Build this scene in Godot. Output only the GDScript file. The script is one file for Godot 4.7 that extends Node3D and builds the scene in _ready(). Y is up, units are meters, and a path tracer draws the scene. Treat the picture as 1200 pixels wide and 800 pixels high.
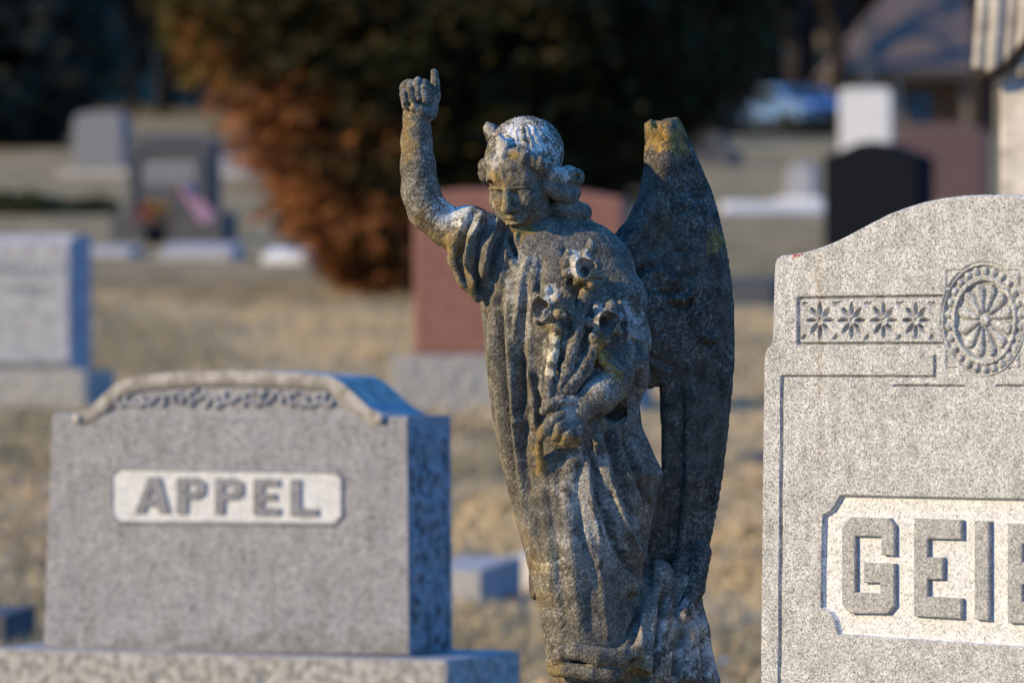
extends Node3D
# A winter graveyard on a rising lawn: a weathered stone angel beside a carved granite headstone.
# Photograph's measure: 1200 x 800 px, lens of 6000 px, eye 1.5 m above the ground, level view down -Z.

const LENS := 6000.0
const EYE := 1.5
const STATUE_DEPTH := 9.0
const SP := 0.0015            # metres per statue pixel

var rng := RandomNumberGenerator.new()
var mats := {}
var taken := {}

# ------------------------------------------------------------------ helpers
func at_px(u: float, v: float, d: float) -> Vector3:
	return Vector3((u - 600.0) / LENS * d, EYE - (v - 400.0) / LENS * d, -d)

func lin(r: float, g: float, b: float) -> Color:
	return Color(r, g, b).linear_to_srgb()

func numbered(called: String) -> String:
	if not taken.has(called):
		taken[called] = 0
		return called
	taken[called] += 1
	return "%s_%03d" % [called, taken[called]]

func thing(called: String, label: String, category: String, at: Vector3, turn := 0.0, group := "") -> Node3D:
	var o := Node3D.new()
	o.name = numbered(called)
	add_child(o)
	o.position = at
	o.rotation.y = turn
	o.set_meta("label", label)
	o.set_meta("category", category)
	if group != "":
		o.set_meta("group", group)
	return o

func part(called: String, mesh: Mesh, material: Material, parent: Node3D, at := Vector3.ZERO) -> MeshInstance3D:
	var m := MeshInstance3D.new()
	m.name = called
	m.mesh = mesh
	m.material_override = material
	m.position = at
	parent.add_child(m, true)
	return m

func structure(called: String, mesh: Mesh, material: Material) -> MeshInstance3D:
	var m := part(called, mesh, material, self)
	m.set_meta("kind", "structure")
	return m

const GROUND := [[-20.0, 0.0], [9.0, 0.0], [13.0, 0.04], [19.5, 0.2], [24.0, 0.36], [28.0, 0.55], [34.0, 0.8], [38.0, 0.97], [50.0, 1.5], [60.0, 2.08], [80.0, 3.15], [110.0, 5.1], [130.0, 6.5], [146.0, 7.4], [165.0, 7.8], [200.0, 8.6], [260.0, 14.0], [420.0, 46.0], [700.0, 80.0]]
func ground_y(x: float, z: float) -> float:
	var d := -z
	for i in range(GROUND.size() - 1):
		var a: float = GROUND[i][0]
		var b: float = GROUND[i + 1][0]
		if d <= b or i == GROUND.size() - 2:
			var ya: float = GROUND[i][1]
			var yb: float = GROUND[i + 1][1]
			var t := clampf((d - a) / (b - a), 0.0, 1.0)
			var base := lerpf(ya, yb, t)
			return base + 0.03 * sin(x * 0.5 + d * 0.21) * clampf((d - 14.0) / 20.0, 0.0, 1.0)
	return 0.0

# where the sight line of a picture point meets the lawn
func on_ground(u: float, v: float) -> Vector3:
	var d := 12.0
	while d < 400.0:
		var p := at_px(u, v, d)
		if p.y <= ground_y(p.x, -d):
			return Vector3(p.x, ground_y(p.x, -d), -d)
		d += 0.1
	return at_px(u, v, 400.0)

# triangles gathered with flat or given normals
class Soup:
	var st := SurfaceTool.new()
	func _init(smooth := false) -> void:
		st.begin(Mesh.PRIMITIVE_TRIANGLES)
		st.set_smooth_group(0 if smooth else -1)
	func tri(a: Vector3, b: Vector3, c: Vector3) -> void:
		st.add_vertex(a)
		st.add_vertex(b)
		st.add_vertex(c)
	func quad(a: Vector3, b: Vector3, c: Vector3, d: Vector3) -> void:
		tri(a, b, c)
		tri(a, c, d)
	func tube(a: Vector3, b: Vector3, ra: float, rb: float, sides := 8, caps := true) -> void:
		var ax := (b - a).normalized()
		var p := ax.cross(Vector3.UP if absf(ax.y) < 0.9 else Vector3.RIGHT).normalized()
		var q := ax.cross(p)
		for i in sides:
			var t0 := TAU * i / sides
			var t1 := TAU * (i + 1) / sides
			var d0 := p * cos(t0) + q * sin(t0)
			var d1 := p * cos(t1) + q * sin(t1)
			quad(a + d0 * ra, b + d0 * rb, b + d1 * rb, a + d1 * ra)
			if caps:
				tri(a, a + d0 * ra, a + d1 * ra)
				tri(b, b + d1 * rb, b + d0 * rb)
	# outline in x,y (any winding) from z0 (back) to z1 (front), front edge chamfered
	func prism(poly: PackedVector2Array, z0: float, z1: float, chamfer := 0.0) -> void:
		var p := poly.duplicate()
		if Geometry2D.is_polygon_clockwise(p):
			p.reverse()
		var n := p.size()
		var front := p
		if chamfer > 0.0:
			front = PackedVector2Array()
			for i in n:
				var e0 := (p[i] - p[(i + n - 1) % n]).normalized()
				var e1 := (p[(i + 1) % n] - p[i]).normalized()
				var n0 := Vector2(-e0.y, e0.x)
				var n1 := Vector2(-e1.y, e1.x)
				var m := (n0 + n1)
				var l := maxf(m.length_squared(), 0.3)
				front.append(p[i] + m * (2.0 / l) * chamfer)
		var idx := Geometry2D.triangulate_polygon(front)
		for i in range(0, idx.size(), 3):
			var a := front[idx[i]]
			var b := front[idx[i + 1]]
			var c := front[idx[i + 2]]
			if (b - a).cross(c - a) > 0.0:
				var t := b
				b = c
				c = t
			tri(Vector3(a.x, a.y, z1), Vector3(b.x, b.y, z1), Vector3(c.x, c.y, z1))
		idx = Geometry2D.triangulate_polygon(p)
		for i in range(0, idx.size(), 3):
			var a := p[idx[i]]
			var b := p[idx[i + 1]]
			var c := p[idx[i + 2]]
			if (b - a).cross(c - a) < 0.0:
				var t := b
				b = c
				c = t
			tri(Vector3(a.x, a.y, z0), Vector3(b.x, b.y, z0), Vector3(c.x, c.y, z0))
		var zc := z1 - chamfer
		for i in n:
			var a := p[i]
			var b := p[(i + 1) % n]
			quad(Vector3(a.x, a.y, z0), Vector3(a.x, a.y, zc), Vector3(b.x, b.y, zc), Vector3(b.x, b.y, z0))
			if chamfer > 0.0:
				var fa := front[i]
				var fb := front[(i + 1) % n]
				quad(Vector3(a.x, a.y, zc), Vector3(fa.x, fa.y, z1), Vector3(fb.x, fb.y, z1), Vector3(b.x, b.y, zc))
	func box(lo: Vector3, hi: Vector3, c := 0.0) -> void:
		# a block with chamfered edges
		var cx := (lo + hi) * 0.5
		var h := (hi - lo) * 0.5
		c = minf(c, minf(h.x, minf(h.y, h.z)) * 0.9)
		for axis in 3:
			for s in [-1.0, 1.0]:
				var b := (axis + 1) % 3
				var d := (axis + 2) % 3
				var v: Array[Vector3] = []
				for k in [[-1.0, -1.0], [1.0, -1.0], [1.0, 1.0], [-1.0, 1.0]]:
					var q := Vector3.ZERO
					q[axis] = s * h[axis]
					q[b] = k[0] * (h[b] - c)
					q[d] = k[1] * (h[d] - c)
					v.append(cx + q)
				if s > 0.0:
					quad(v[0], v[3], v[2], v[1])
				else:
					quad(v[0], v[1], v[2], v[3])
		if c <= 0.0:
			return
		for axis in 3:
			var b := (axis + 1) % 3
			var d := (axis + 2) % 3
			for sb in [-1.0, 1.0]:
				for sd in [-1.0, 1.0]:
					var v: Array[Vector3] = []
					for k in [[-1.0, 0], [1.0, 0], [1.0, 1], [-1.0, 1]]:
						var q := Vector3.ZERO
						q[axis] = k[0] * (h[axis] - c)
						q[b] = sb * (h[b] - (c if k[1] == 1 else 0.0))
						q[d] = sd * (h[d] - (0.0 if k[1] == 1 else c))
						v.append(cx + q)
					if sb * sd > 0.0:
						quad(v[0], v[3], v[2], v[1])
					else:
						quad(v[0], v[1], v[2], v[3])
		for sx in [-1.0, 1.0]:
			for sy in [-1.0, 1.0]:
				for sz in [-1.0, 1.0]:
					var s := Vector3(sx, sy, sz)
					var a := cx + s * Vector3(h.x, h.y - c, h.z - c)
					var b2 := cx + s * Vector3(h.x - c, h.y, h.z - c)
					var d2 := cx + s * Vector3(h.x - c, h.y - c, h.z)
					if sx * sy * sz > 0.0:
						tri(a, d2, b2)
					else:
						tri(a, b2, d2)
	func done() -> ArrayMesh:
		st.generate_normals()
		return st.commit()

func block(lo: Vector3, hi: Vector3, c := 0.0) -> ArrayMesh:
	var s := Soup.new()
	s.box(lo, hi, c)
	return s.done()

# a quarried block whose vertical faces are rock-pitched: each face a grid pushed out unevenly
func rock_block(lo: Vector3, hi: Vector3, bulge: float, seed_: int, step := 0.03) -> ArrayMesh:
	var n := FastNoiseLite.new()
	n.seed = seed_
	n.frequency = 9.0
	n.fractal_octaves = 3
	var s := Soup.new()
	var faces := [[Vector3(lo.x, lo.y, hi.z), Vector3(hi.x - lo.x, 0, 0), Vector3(0, 0, 1)], [Vector3(hi.x, lo.y, lo.z), Vector3(lo.x - hi.x, 0, 0), Vector3(0, 0, -1)], [Vector3(hi.x, lo.y, hi.z), Vector3(0, 0, lo.z - hi.z), Vector3(1, 0, 0)], [Vector3(lo.x, lo.y, lo.z), Vector3(0, 0, hi.z - lo.z), Vector3(-1, 0, 0)]]
	for f in faces:
		var o: Vector3 = f[0]
		var e: Vector3 = f[1]
		var out: Vector3 = f[2]
		var nu := maxi(2, int(e.length() / step))
		var nv := maxi(2, int((hi.y - lo.y) / step))
		var row: Array[PackedVector3Array] = []
		for j in nv + 1:
			var line := PackedVector3Array()
			for i in nu + 1:
				var fu := float(i) / nu
				var fv := float(j) / nv
				var p := o + e * fu + Vector3(0, (hi.y - lo.y) * fv, 0)
				var w := minf(minf(fu, 1.0 - fu) * e.length(), minf(fv, 1.0 - fv) * (hi.y - lo.y)) / 0.04
				p += out * bulge * clampf(w, 0.0, 1.0) * (0.6 + n.get_noise_3dv(p) * 1.3)
				line.append(p)
			row.append(line)
		for j in nv:
			for i in nu:
				s.quad(row[j][i], row[j + 1][i], row[j + 1][i + 1], row[j][i + 1])
	s.quad(Vector3(lo.x, hi.y, lo.z), Vector3(hi.x, hi.y, lo.z), Vector3(hi.x, hi.y, hi.z), Vector3(lo.x, hi.y, hi.z))
	return s.done()

# ------------------------------------------------------------------ materials
func noise(kind: int, freq: float, seed_: int, octaves := 1) -> FastNoiseLite:
	var n := FastNoiseLite.new()
	n.noise_type = kind
	n.frequency = freq
	n.seed = seed_
	n.fractal_type = FastNoiseLite.FRACTAL_FBM if octaves > 1 else FastNoiseLite.FRACTAL_NONE
	n.fractal_octaves = octaves
	if kind == FastNoiseLite.TYPE_CELLULAR:
		n.cellular_return_type = FastNoiseLite.RETURN_CELL_VALUE
		n.cellular_jitter = 1.0
	return n

# mineral grains: every cell one of the given colours (linear), two sizes of grain mixed
func grains(size: int, freq: float, seed_: int, tones: Array, cloud := 0.12) -> Image:
	var a := noise(FastNoiseLite.TYPE_CELLULAR, freq, seed_).get_image(size, size, false, false, false)
	var b := noise(FastNoiseLite.TYPE_CELLULAR, freq * 2.1, seed_ + 1).get_image(size, size, false, false, false)
	var c := noise(FastNoiseLite.TYPE_SIMPLEX, 0.008, seed_ + 2, 4).get_seamless_image(size, size, false, false, 0.1, false)
	var da := a.get_data()
	var db := b.get_data()
	var dc := c.get_data()
	var out := PackedByteArray()
	out.resize(size * size * 3)
	var lut: Array[Color] = []
	for i in 256:
		var x := (i * 0.618033) - floorf(i * 0.618033)
		var acc := 0.0
		var col: Color = tones[0][1]
		for t in tones:
			acc += t[0]
			if x <= acc:
				col = t[1]
				break
		lut.append(col)
	for i in size * size:
		var ca: Color = lut[da[i]]
		var cb: Color = lut[db[i]]
		var m := ca.lerp(cb, 0.45)
		var k := 1.0 + (dc[i] / 255.0 - 0.5) * cloud * 2.0
		m = Color(m.r * k, m.g * k, m.b * k).linear_to_srgb()
		out[i * 3] = clampi(int(m.r * 255.0), 0, 255)
		out[i * 3 + 1] = clampi(int(m.g * 255.0), 0, 255)
		out[i * 3 + 2] = clampi(int(m.b * 255.0), 0, 255)
	return Image.create_from_data(size, size, false, Image.FORMAT_RGB8, out)

# a colour map from fractal noise run through colour stops (linear colours)
func blotches(size: int, freq: float, seed_: int, octaves: int, stops: Array, grain := 0.0) -> Image:
	var a := noise(FastNoiseLite.TYPE_SIMPLEX, freq, seed_, octaves).get_seamless_image(size, size, false, false, 0.1, true)
	var da := a.get_data()
	var b := noise(FastNoiseLite.TYPE_SIMPLEX, 0.4, seed_ + 5, 2).get_seamless_image(size, size, false, false, 0.1, true)
	var db := b.get_data()
	var gr := Gradient.new()
	gr.offsets = PackedFloat32Array()
	gr.colors = PackedColorArray()
	for s in stops:
		gr.add_point(s[0], s[1])
	var out := PackedByteArray()
	out.resize(size * size * 3)
	for i in size * size:
		var m := gr.sample(da[i] / 255.0)
		var k := 1.0 + (db[i] / 255.0 - 0.5) * grain
		m = Color(m.r * k, m.g * k, m.b * k).linear_to_srgb()
		out[i * 3] = clampi(int(m.r * 255.0), 0, 255)
		out[i * 3 + 1] = clampi(int(m.g * 255.0), 0, 255)
		out[i * 3 + 2] = clampi(int(m.b * 255.0), 0, 255)
	return Image.create_from_data(size, size, false, Image.FORMAT_RGB8, out)

func grey_noise(size: int, freq: float, seed_: int, octaves: int, kind := FastNoiseLite.TYPE_SIMPLEX) -> Image:
	return noise(kind, freq, seed_, octaves).get_seamless_image(size, size, false, false, 0.1, true)

func skin(tex: Texture2D, per_m: float, rough: float, bump: Texture2D = null, relief_cm := 0.0, tint := Color.WHITE, world := false) -> StandardMaterial3D:
	var m := StandardMaterial3D.new()
	m.albedo_color = tint
	m.albedo_texture = tex
	m.roughness = rough
	m.metallic_specular = 0.3
	m.uv1_triplanar = true
	m.uv1_world_triplanar = world
	m.uv1_triplanar_sharpness = 6.0
	m.uv1_scale = Vector3.ONE * per_m
	if bump:
		m.heightmap_enabled = true
		m.heightmap_texture = bump
		m.heightmap_scale = relief_cm
	return m

func plain(r: float, g: float, b: float, rough := 0.8, metal := 0.0) -> StandardMaterial3D:
	var m := StandardMaterial3D.new()
	m.albedo_color = lin(r, g, b)
	m.roughness = rough
	m.metallic = metal
	return m

func make_materials() -> void:
	var pictures := side_by_side([
		func(): return grey_noise(512, 0.12, 3, 3),
		func(): return grey_noise(512, 0.03, 4, 5),
		func(): return grains(1024, 0.19, 11, [[0.27, Color(0.55, 0.56, 0.56)], [0.22, Color(0.40, 0.41, 0.415)], [0.2, Color(0.28, 0.285, 0.29)], [0.16, Color(0.085, 0.087, 0.09)], [0.1, Color(0.76, 0.76, 0.75)], [0.05, Color(0.46, 0.40, 0.31)]], 0.16),
		func(): return grains(1024, 0.16, 21, [[0.52, Color(0.70, 0.705, 0.70)], [0.28, Color(0.56, 0.565, 0.56)], [0.13, Color(0.36, 0.36, 0.36)], [0.07, Color(0.18, 0.18, 0.18)]], 0.12),
		func(): return grains(1024, 0.16, 31, [[0.24, Color(0.46, 0.455, 0.44)], [0.3, Color(0.32, 0.32, 0.31)], [0.28, Color(0.22, 0.22, 0.22)], [0.12, Color(0.10, 0.10, 0.10)], [0.06, Color(0.6, 0.59, 0.56)]], 0.1),
		func(): return grains(512, 0.2, 41, [[0.35, Color(0.36, 0.36, 0.37)], [0.3, Color(0.27, 0.275, 0.285)], [0.25, Color(0.20, 0.20, 0.21)], [0.1, Color(0.12, 0.12, 0.12)]], 0.13),
		func(): return blotches(512, 0.02, 51, 4, [[0.0, Color(0.20, 0.18, 0.155)], [0.4, Color(0.30, 0.275, 0.24)], [0.62, Color(0.38, 0.35, 0.31)], [1.0, Color(0.44, 0.42, 0.385)]], 0.3),
		func(): return blotches(512, 0.03, 61, 4, [[0.0, Color(0.16, 0.15, 0.14)], [0.45, Color(0.30, 0.29, 0.27)], [1.0, Color(0.46, 0.45, 0.42)]], 0.4),
		func(): return grains(512, 0.25, 71, [[0.4, Color(0.27, 0.125, 0.09)], [0.35, Color(0.21, 0.10, 0.075)], [0.15, Color(0.12, 0.065, 0.055)], [0.1, Color(0.36, 0.19, 0.145)]], 0.12),
		func(): return grains(512, 0.25, 72, [[0.5, Color(0.135, 0.085, 0.08)], [0.35, Color(0.10, 0.068, 0.066)], [0.15, Color(0.06, 0.045, 0.045)]], 0.12),
		func(): return grains(512, 0.25, 81, [[0.5, Color(0.008, 0.010, 0.014)], [0.4, Color(0.012, 0.014, 0.02)], [0.1, Color(0.022, 0.025, 0.033)]], 0.1),
		func(): return grains(512, 0.25, 82, [[0.5, Color(0.062, 0.068, 0.078)], [0.35, Color(0.085, 0.092, 0.105)], [0.15, Color(0.045, 0.047, 0.052)]], 0.15),
		func(): return blotches(512, 0.012, 91, 5, [[0.0, Color(0.50, 0.49, 0.47)], [0.5, Color(0.70, 0.69, 0.67)], [1.0, Color(0.80, 0.79, 0.77)]], 0.08),
		func(): return blotches(512, 0.015, 95, 5, [[0.0, Color(0.30, 0.27, 0.24)], [0.45, Color(0.50, 0.46, 0.41)], [1.0, Color(0.64, 0.60, 0.55)]], 0.2),
		func(): return blotches(512, 0.015, 97, 5, [[0.0, Color(0.21, 0.215, 0.23)], [0.5, Color(0.32, 0.325, 0.345)], [1.0, Color(0.43, 0.435, 0.455)]], 0.15),
		func(): return blotches(1024, 0.006, 101, 6, [[0.0, Color(0.12, 0.10, 0.045)], [0.3, Color(0.20, 0.158, 0.088)], [0.48, Color(0.28, 0.215, 0.125)], [0.62, Color(0.35, 0.26, 0.145)], [0.78, Color(0.27, 0.205, 0.12)], [1.0, Color(0.16, 0.118, 0.07)]], 0.5),
		func(): return grains(1024, 0.11, 111, [[0.12, Color(0.88, 0.87, 0.85)], [0.32, Color(0.62, 0.61, 0.59)], [0.36, Color(0.50, 0.49, 0.47)], [0.2, Color(0.34, 0.335, 0.325)]], 0.5),
	])
	var tex: Array[Texture2D] = []
	for im in pictures:
		tex.append(ImageTexture.create_from_image(im))
	var bump_fine: Texture2D = tex[0]
	var bump_rock: Texture2D = tex[1]
	var g_light: Texture2D = tex[2]
	mats.granite = skin(g_light, 2.2, 0.75, bump_fine, 0.05)
	var g_field: Texture2D = tex[3]
	mats.granite_field = skin(g_field, 2.2, 0.9, bump_rock, 0.12)
	var g_letter: Texture2D = tex[4]
	mats.granite_letter = skin(g_letter, 2.2, 0.6, bump_fine, 0.04)
	var g_grey: Texture2D = tex[5]
	mats.grey_granite = skin(g_grey, 1.4, 0.75, bump_fine, 0.04)
	mats.grey_letter = skin(g_grey, 1.4, 0.7, bump_fine, 0.04, lin(0.8, 0.8, 0.81))
	mats.grey_field = skin(g_field, 2.0, 0.9, bump_rock, 0.1)
	var g_stain: Texture2D = tex[6]
	mats.stained_trim = skin(g_stain, 1.6, 0.85, bump_fine, 0.03)
	mats.rock_face = skin(tex[7], 1.5, 0.9, bump_rock, 0.22)
	mats.red_granite = skin(tex[8], 1.2, 0.4)
	mats.rose_granite = skin(tex[9], 1.2, 0.45)
	mats.dark_granite = skin(tex[10], 1.2, 0.6)
	mats.slate_granite = skin(tex[11], 1.2, 0.6)
	mats.marble = skin(tex[12], 0.8, 0.7)
	mats.old_marble = skin(tex[13], 0.9, 0.8, bump_rock, 0.2)
	mats.pale_stone = skin(tex[14], 0.9, 0.8)
	mats.lawn = skin(tex[15], 0.11, 1.0, bump_rock, 2.0, Color.WHITE, true)
	var statue := skin(tex[16], 2.4, 0.95, bump_fine, 0.11)
	statue.vertex_color_use_as_albedo = true
	statue.metallic_specular = 0.1
	mats.statue = statue
	mats.lawn.metallic_specular = 0.0
	var paint := StandardMaterial3D.new()
	paint.vertex_color_use_as_albedo = true
	paint.roughness = 0.9
	mats.painted = paint
	mats.dark_granite.metallic_specular = 0.06
	mats.dull_stone = mats.pale_stone.duplicate()
	mats.dull_stone.albedo_color = lin(0.5, 0.52, 0.55)
	mats.grey_face = mats.grey_granite.duplicate()
	mats.grey_face.vertex_color_use_as_albedo = true
	mats.granite_face = mats.granite.duplicate()
	mats.granite_face.vertex_color_use_as_albedo = true
	mats.red_lichen = plain(0.45, 0.06, 0.04, 0.95)
	mats.plate = plain(0.17, 0.18, 0.2, 0.8)
	mats.petal_red = plain(0.36, 0.02, 0.015)
	mats.petal_orange = plain(0.6, 0.17, 0.02)
	mats.petal_yellow = plain(0.62, 0.36, 0.03)
	mats.leaf_green = plain(0.04, 0.07, 0.02)
	mats.flag_red = plain(0.28, 0.05, 0.10)
	mats.flag_white = plain(0.36, 0.33, 0.44)
	mats.flag_blue = plain(0.03, 0.05, 0.2)
	mats.bark = skin(tex[1], 3.0, 0.95, null, 0.0, lin(0.10, 0.075, 0.055))
	mats.shingle = skin(tex[1], 0.7, 0.9, null, 0.0, lin(0.52, 0.38, 0.31))
	mats.trim_wood = plain(0.36, 0.30, 0.22, 0.8)
	mats.porch_wall = plain(0.22, 0.17, 0.12, 0.85)
	mats.asphalt = plain(0.05, 0.05, 0.05, 0.9)
	mats.car_paint = plain(0.18, 0.30, 0.48, 0.22, 0.3)
	mats.car_silver = plain(0.45, 0.48, 0.52, 0.25, 0.5)
	mats.car_glass = plain(0.03, 0.04, 0.05, 0.08)
	mats.rubber = plain(0.02, 0.02, 0.02, 0.9)
	mats.chrome = plain(0.7, 0.7, 0.7, 0.15, 1.0)
	mats.lamp_glass = plain(0.8, 0.8, 0.82, 0.1)
	var leafy := StandardMaterial3D.new()
	leafy.vertex_color_use_as_albedo = true
	leafy.roughness = 0.85
	leafy.metallic_specular = 0.0
	mats.foliage = leafy

# ------------------------------------------------------------------ sculpting: distance fields meshed as surface nets
# statue pixels: x = u, y = 800 - v, z towards the viewer
class Clay:
	var o: Vector3
	var c: float
	var nx: int
	var ny: int
	var nz: int
	var f := PackedFloat32Array()
	var lo_z := PackedInt32Array()
	var hi_z := PackedInt32Array()
	func _init(lo: Vector3, hi: Vector3, cell: float) -> void:
		o = lo
		c = cell
		nx = int((hi.x - lo.x) / cell) + 2
		ny = int((hi.y - lo.y) / cell) + 2
		nz = int((hi.z - lo.z) / cell) + 2
		f.resize(nx * ny * nz)
		f.fill(1000.0)
		lo_z.resize(nx * ny)
		lo_z.fill(nz)
		hi_z.resize(nx * ny)
		hi_z.fill(-1)
	func put(i: int, d: float, k: float, cut: bool) -> void:
		var a := f[i]
		if cut:
			d = -d
			var h := maxf(k - absf(a - d), 0.0)
			f[i] = maxf(a, d) + h * h * 0.25 / k
		else:
			var h := maxf(k - absf(a - d), 0.0)
			f[i] = minf(a, d) - h * h * 0.25 / k
	func span(lo: Vector3, hi: Vector3) -> PackedInt32Array:
		return PackedInt32Array([maxi(0, int((lo.x - o.x) / c)), mini(nx - 1, int((hi.x - o.x) / c) + 1), maxi(0, int((lo.y - o.y) / c)), mini(ny - 1, int((hi.y - o.y) / c) + 1), maxi(0, int((lo.z - o.z) / c)), mini(nz - 1, int((hi.z - o.z) / c) + 1)])
	func touch(col: int, z0: int, z1: int) -> void:
		if z0 < lo_z[col]:
			lo_z[col] = z0
		if z1 > hi_z[col]:
			hi_z[col] = z1
	# a limb: tapered capsule
	func limb(a: Vector3, b: Vector3, ra: float, rb: float, k := 8.0, cut := false) -> void:
		var m := k + 2.0 * c
		var r := Vector3.ONE * (maxf(ra, rb) + m)
		var s := span(a.min(b) - r, a.max(b) + r)
		var ab := b - a
		var l2 := maxf(ab.length_squared(), 1e-6)
		for ix in range(s[0], s[1] + 1):
			var px := o.x + ix * c - a.x
			for iy in range(s[2], s[3] + 1):
				var py := o.y + iy * c - a.y
				var col := ix * ny + iy
				touch(col, s[4], s[5])
				var base := col * nz
				var part_dot := px * ab.x + py * ab.y
				for iz in range(s[4], s[5] + 1):
					var pz := o.z + iz * c - a.z
					var t := clampf((part_dot + pz * ab.z) / l2, 0.0, 1.0)
					var dx := px - ab.x * t
					var dy := py - ab.y * t
					var dz := pz - ab.z * t
					var d := sqrt(dx * dx + dy * dy + dz * dz) - lerpf(ra, rb, t)
					if d < m or cut:
						put(base + iz, d, k, cut)
	func chain(p: Array, k := 8.0, cut := false) -> void:
		for i in range(p.size() - 1):
			limb(Vector3(p[i][0], 800.0 - p[i][1], p[i][2]), Vector3(p[i + 1][0], 800.0 - p[i + 1][1], p[i + 1][2]), p[i][3], p[i + 1][3], k, cut)
	func ball(cn: Vector3, r: Vector3, k := 8.0, cut := false, turn := Basis.IDENTITY) -> void:
		var m := k + 2.0 * c
		var big := Vector3.ONE * (maxf(r.x, maxf(r.y, r.z)) + m)
		if turn == Basis.IDENTITY:
			big = r + Vector3.ONE * m
		var s := span(cn - big, cn + big)
		var inv := turn.transposed()
		for ix in range(s[0], s[1] + 1):
			for iy in range(s[2], s[3] + 1):
				var col := ix * ny + iy
				touch(col, s[4], s[5])
				var base := col * nz
				for iz in range(s[4], s[5] + 1):
					var q := inv * Vector3(o.x + ix * c - cn.x, o.y + iy * c - cn.y, o.z + iz * c - cn.z)
					var q1 := q / r
					var k0 := q1.length()
					var k1 := (q1 / r).length()
					var d := k0 * (k0 - 1.0) / k1 if k1 > 1e-6 else -minf(r.x, minf(r.y, r.z))
					if d < m or cut:
						put(base + iz, d, k, cut)
	# robe: rows of [v, left u, right u, z centre, half depth]
	func robe(rows: Array, k := 10.0) -> void:
		var m := k + 2.0 * c
		for iy in ny:
			var v := 800.0 - (o.y + iy * c)
			if v < rows[0][0] - m or v > rows[rows.size() - 1][0]:
				continue
			var j := 0
			while j < rows.size() - 2 and v > rows[j + 1][0]:
				j += 1
			var t := clampf((v - rows[j][0]) / (rows[j + 1][0] - rows[j][0]), 0.0, 1.0)
			var ul: float = lerpf(rows[j][1], rows[j + 1][1], t)
			var ur: float = lerpf(rows[j][2], rows[j + 1][2], t)
			var zc: float = lerpf(rows[j][3], rows[j + 1][3], t)
			var b: float = lerpf(rows[j][4], rows[j + 1][4], t)
			var a := (ur - ul) * 0.5
			var cx := (ur + ul) * 0.5
			var above := maxf(rows[0][0] - v, 0.0)
			var s := span(Vector3(cx - a - m, 0, zc - b - m), Vector3(cx + a + m, 0, zc + b + m))
			for ix in range(s[0], s[1] + 1):
				var x := (o.x + ix * c - cx) / a
				var col := ix * ny + iy
				touch(col, s[4], s[5])
				var base := col * nz
				var deep := b * sqrt(maxf(0.0, 1.0 - x * x)) - 22.0
				for iz in range(s[4], s[5] + 1):
					var zz := o.z + iz * c - zc
					if absf(zz) < deep and above <= 0.0:
						if f[base + iz] > -9.0:
							f[base + iz] = -9.0
						continue
					var z := zz / b
					var k0 := sqrt(x * x + z * z)
					var k1 := sqrt(x * x / (a * a) + z * z / (b * b))
					var d := k0 * (k0 - 1.0) / k1 if k1 > 1e-6 else -20.0
					if above > 0.0:
						d = maxf(d, above)
					if d < m:
						put(base + iz, d, k, false)
	# a plate with rounded rim: outline in u,v; half thickness; z = z0 + zu * (u - u0) + zv * (v - v0)
	func plate(outline: PackedVector2Array, thick: float, rim: float, z0: float, u0: float, zu: float, v0: float, zv: float, k := 6.0) -> void:
		var m := k + 2.0 * c
		var lo := outline[0]
		var hi := outline[0]
		for p in outline:
			lo = lo.min(p)
			hi = hi.max(p)
		var n := outline.size()
		var s := span(Vector3(lo.x - m, 800.0 - hi.y - m, -400), Vector3(hi.x + m, 800.0 - lo.y + m, 400))
		for ix in range(s[0], s[1] + 1):
			for iy in range(s[2], s[3] + 1):
				var p := Vector2(o.x + ix * c, 800.0 - (o.y + iy * c))
				var best := 1e9
				var inside := false
				for i in n:
					var a := outline[i]
					var b := outline[(i + 1) % n]
					var e := b - a
					var w := p - a
					var t := clampf(w.dot(e) / maxf(e.length_squared(), 1e-6), 0.0, 1.0)
					best = minf(best, (w - e * t).length_squared())
					if (a.y > p.y) != (b.y > p.y) and p.x < (b.x - a.x) * (p.y - a.y) / (b.y - a.y) + a.x:
						inside = not inside
				var sd := sqrt(best) * (-1.0 if inside else 1.0)
				if sd > m:
					continue
				var zc := z0 + zu * (p.x - u0) + zv * (p.y - v0)
				var q := clampf(-sd / rim, 0.0, 1.0)
				var th := thick * sqrt(1.0 - (1.0 - q) * (1.0 - q))
				var za := maxi(0, int((zc - th - m - o.z) / c))
				var zb := mini(nz - 1, int((zc + th + m - o.z) / c) + 1)
				var col := ix * ny + iy
				touch(col, za, zb)
				var base := col * nz
				for iz in range(za, zb + 1):
					var dz := absf(o.z + iz * c - zc)
					var d := dz - th if sd < 0.0 else sqrt(sd * sd + dz * dz)
					put(base + iz, d, k, false)
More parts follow.
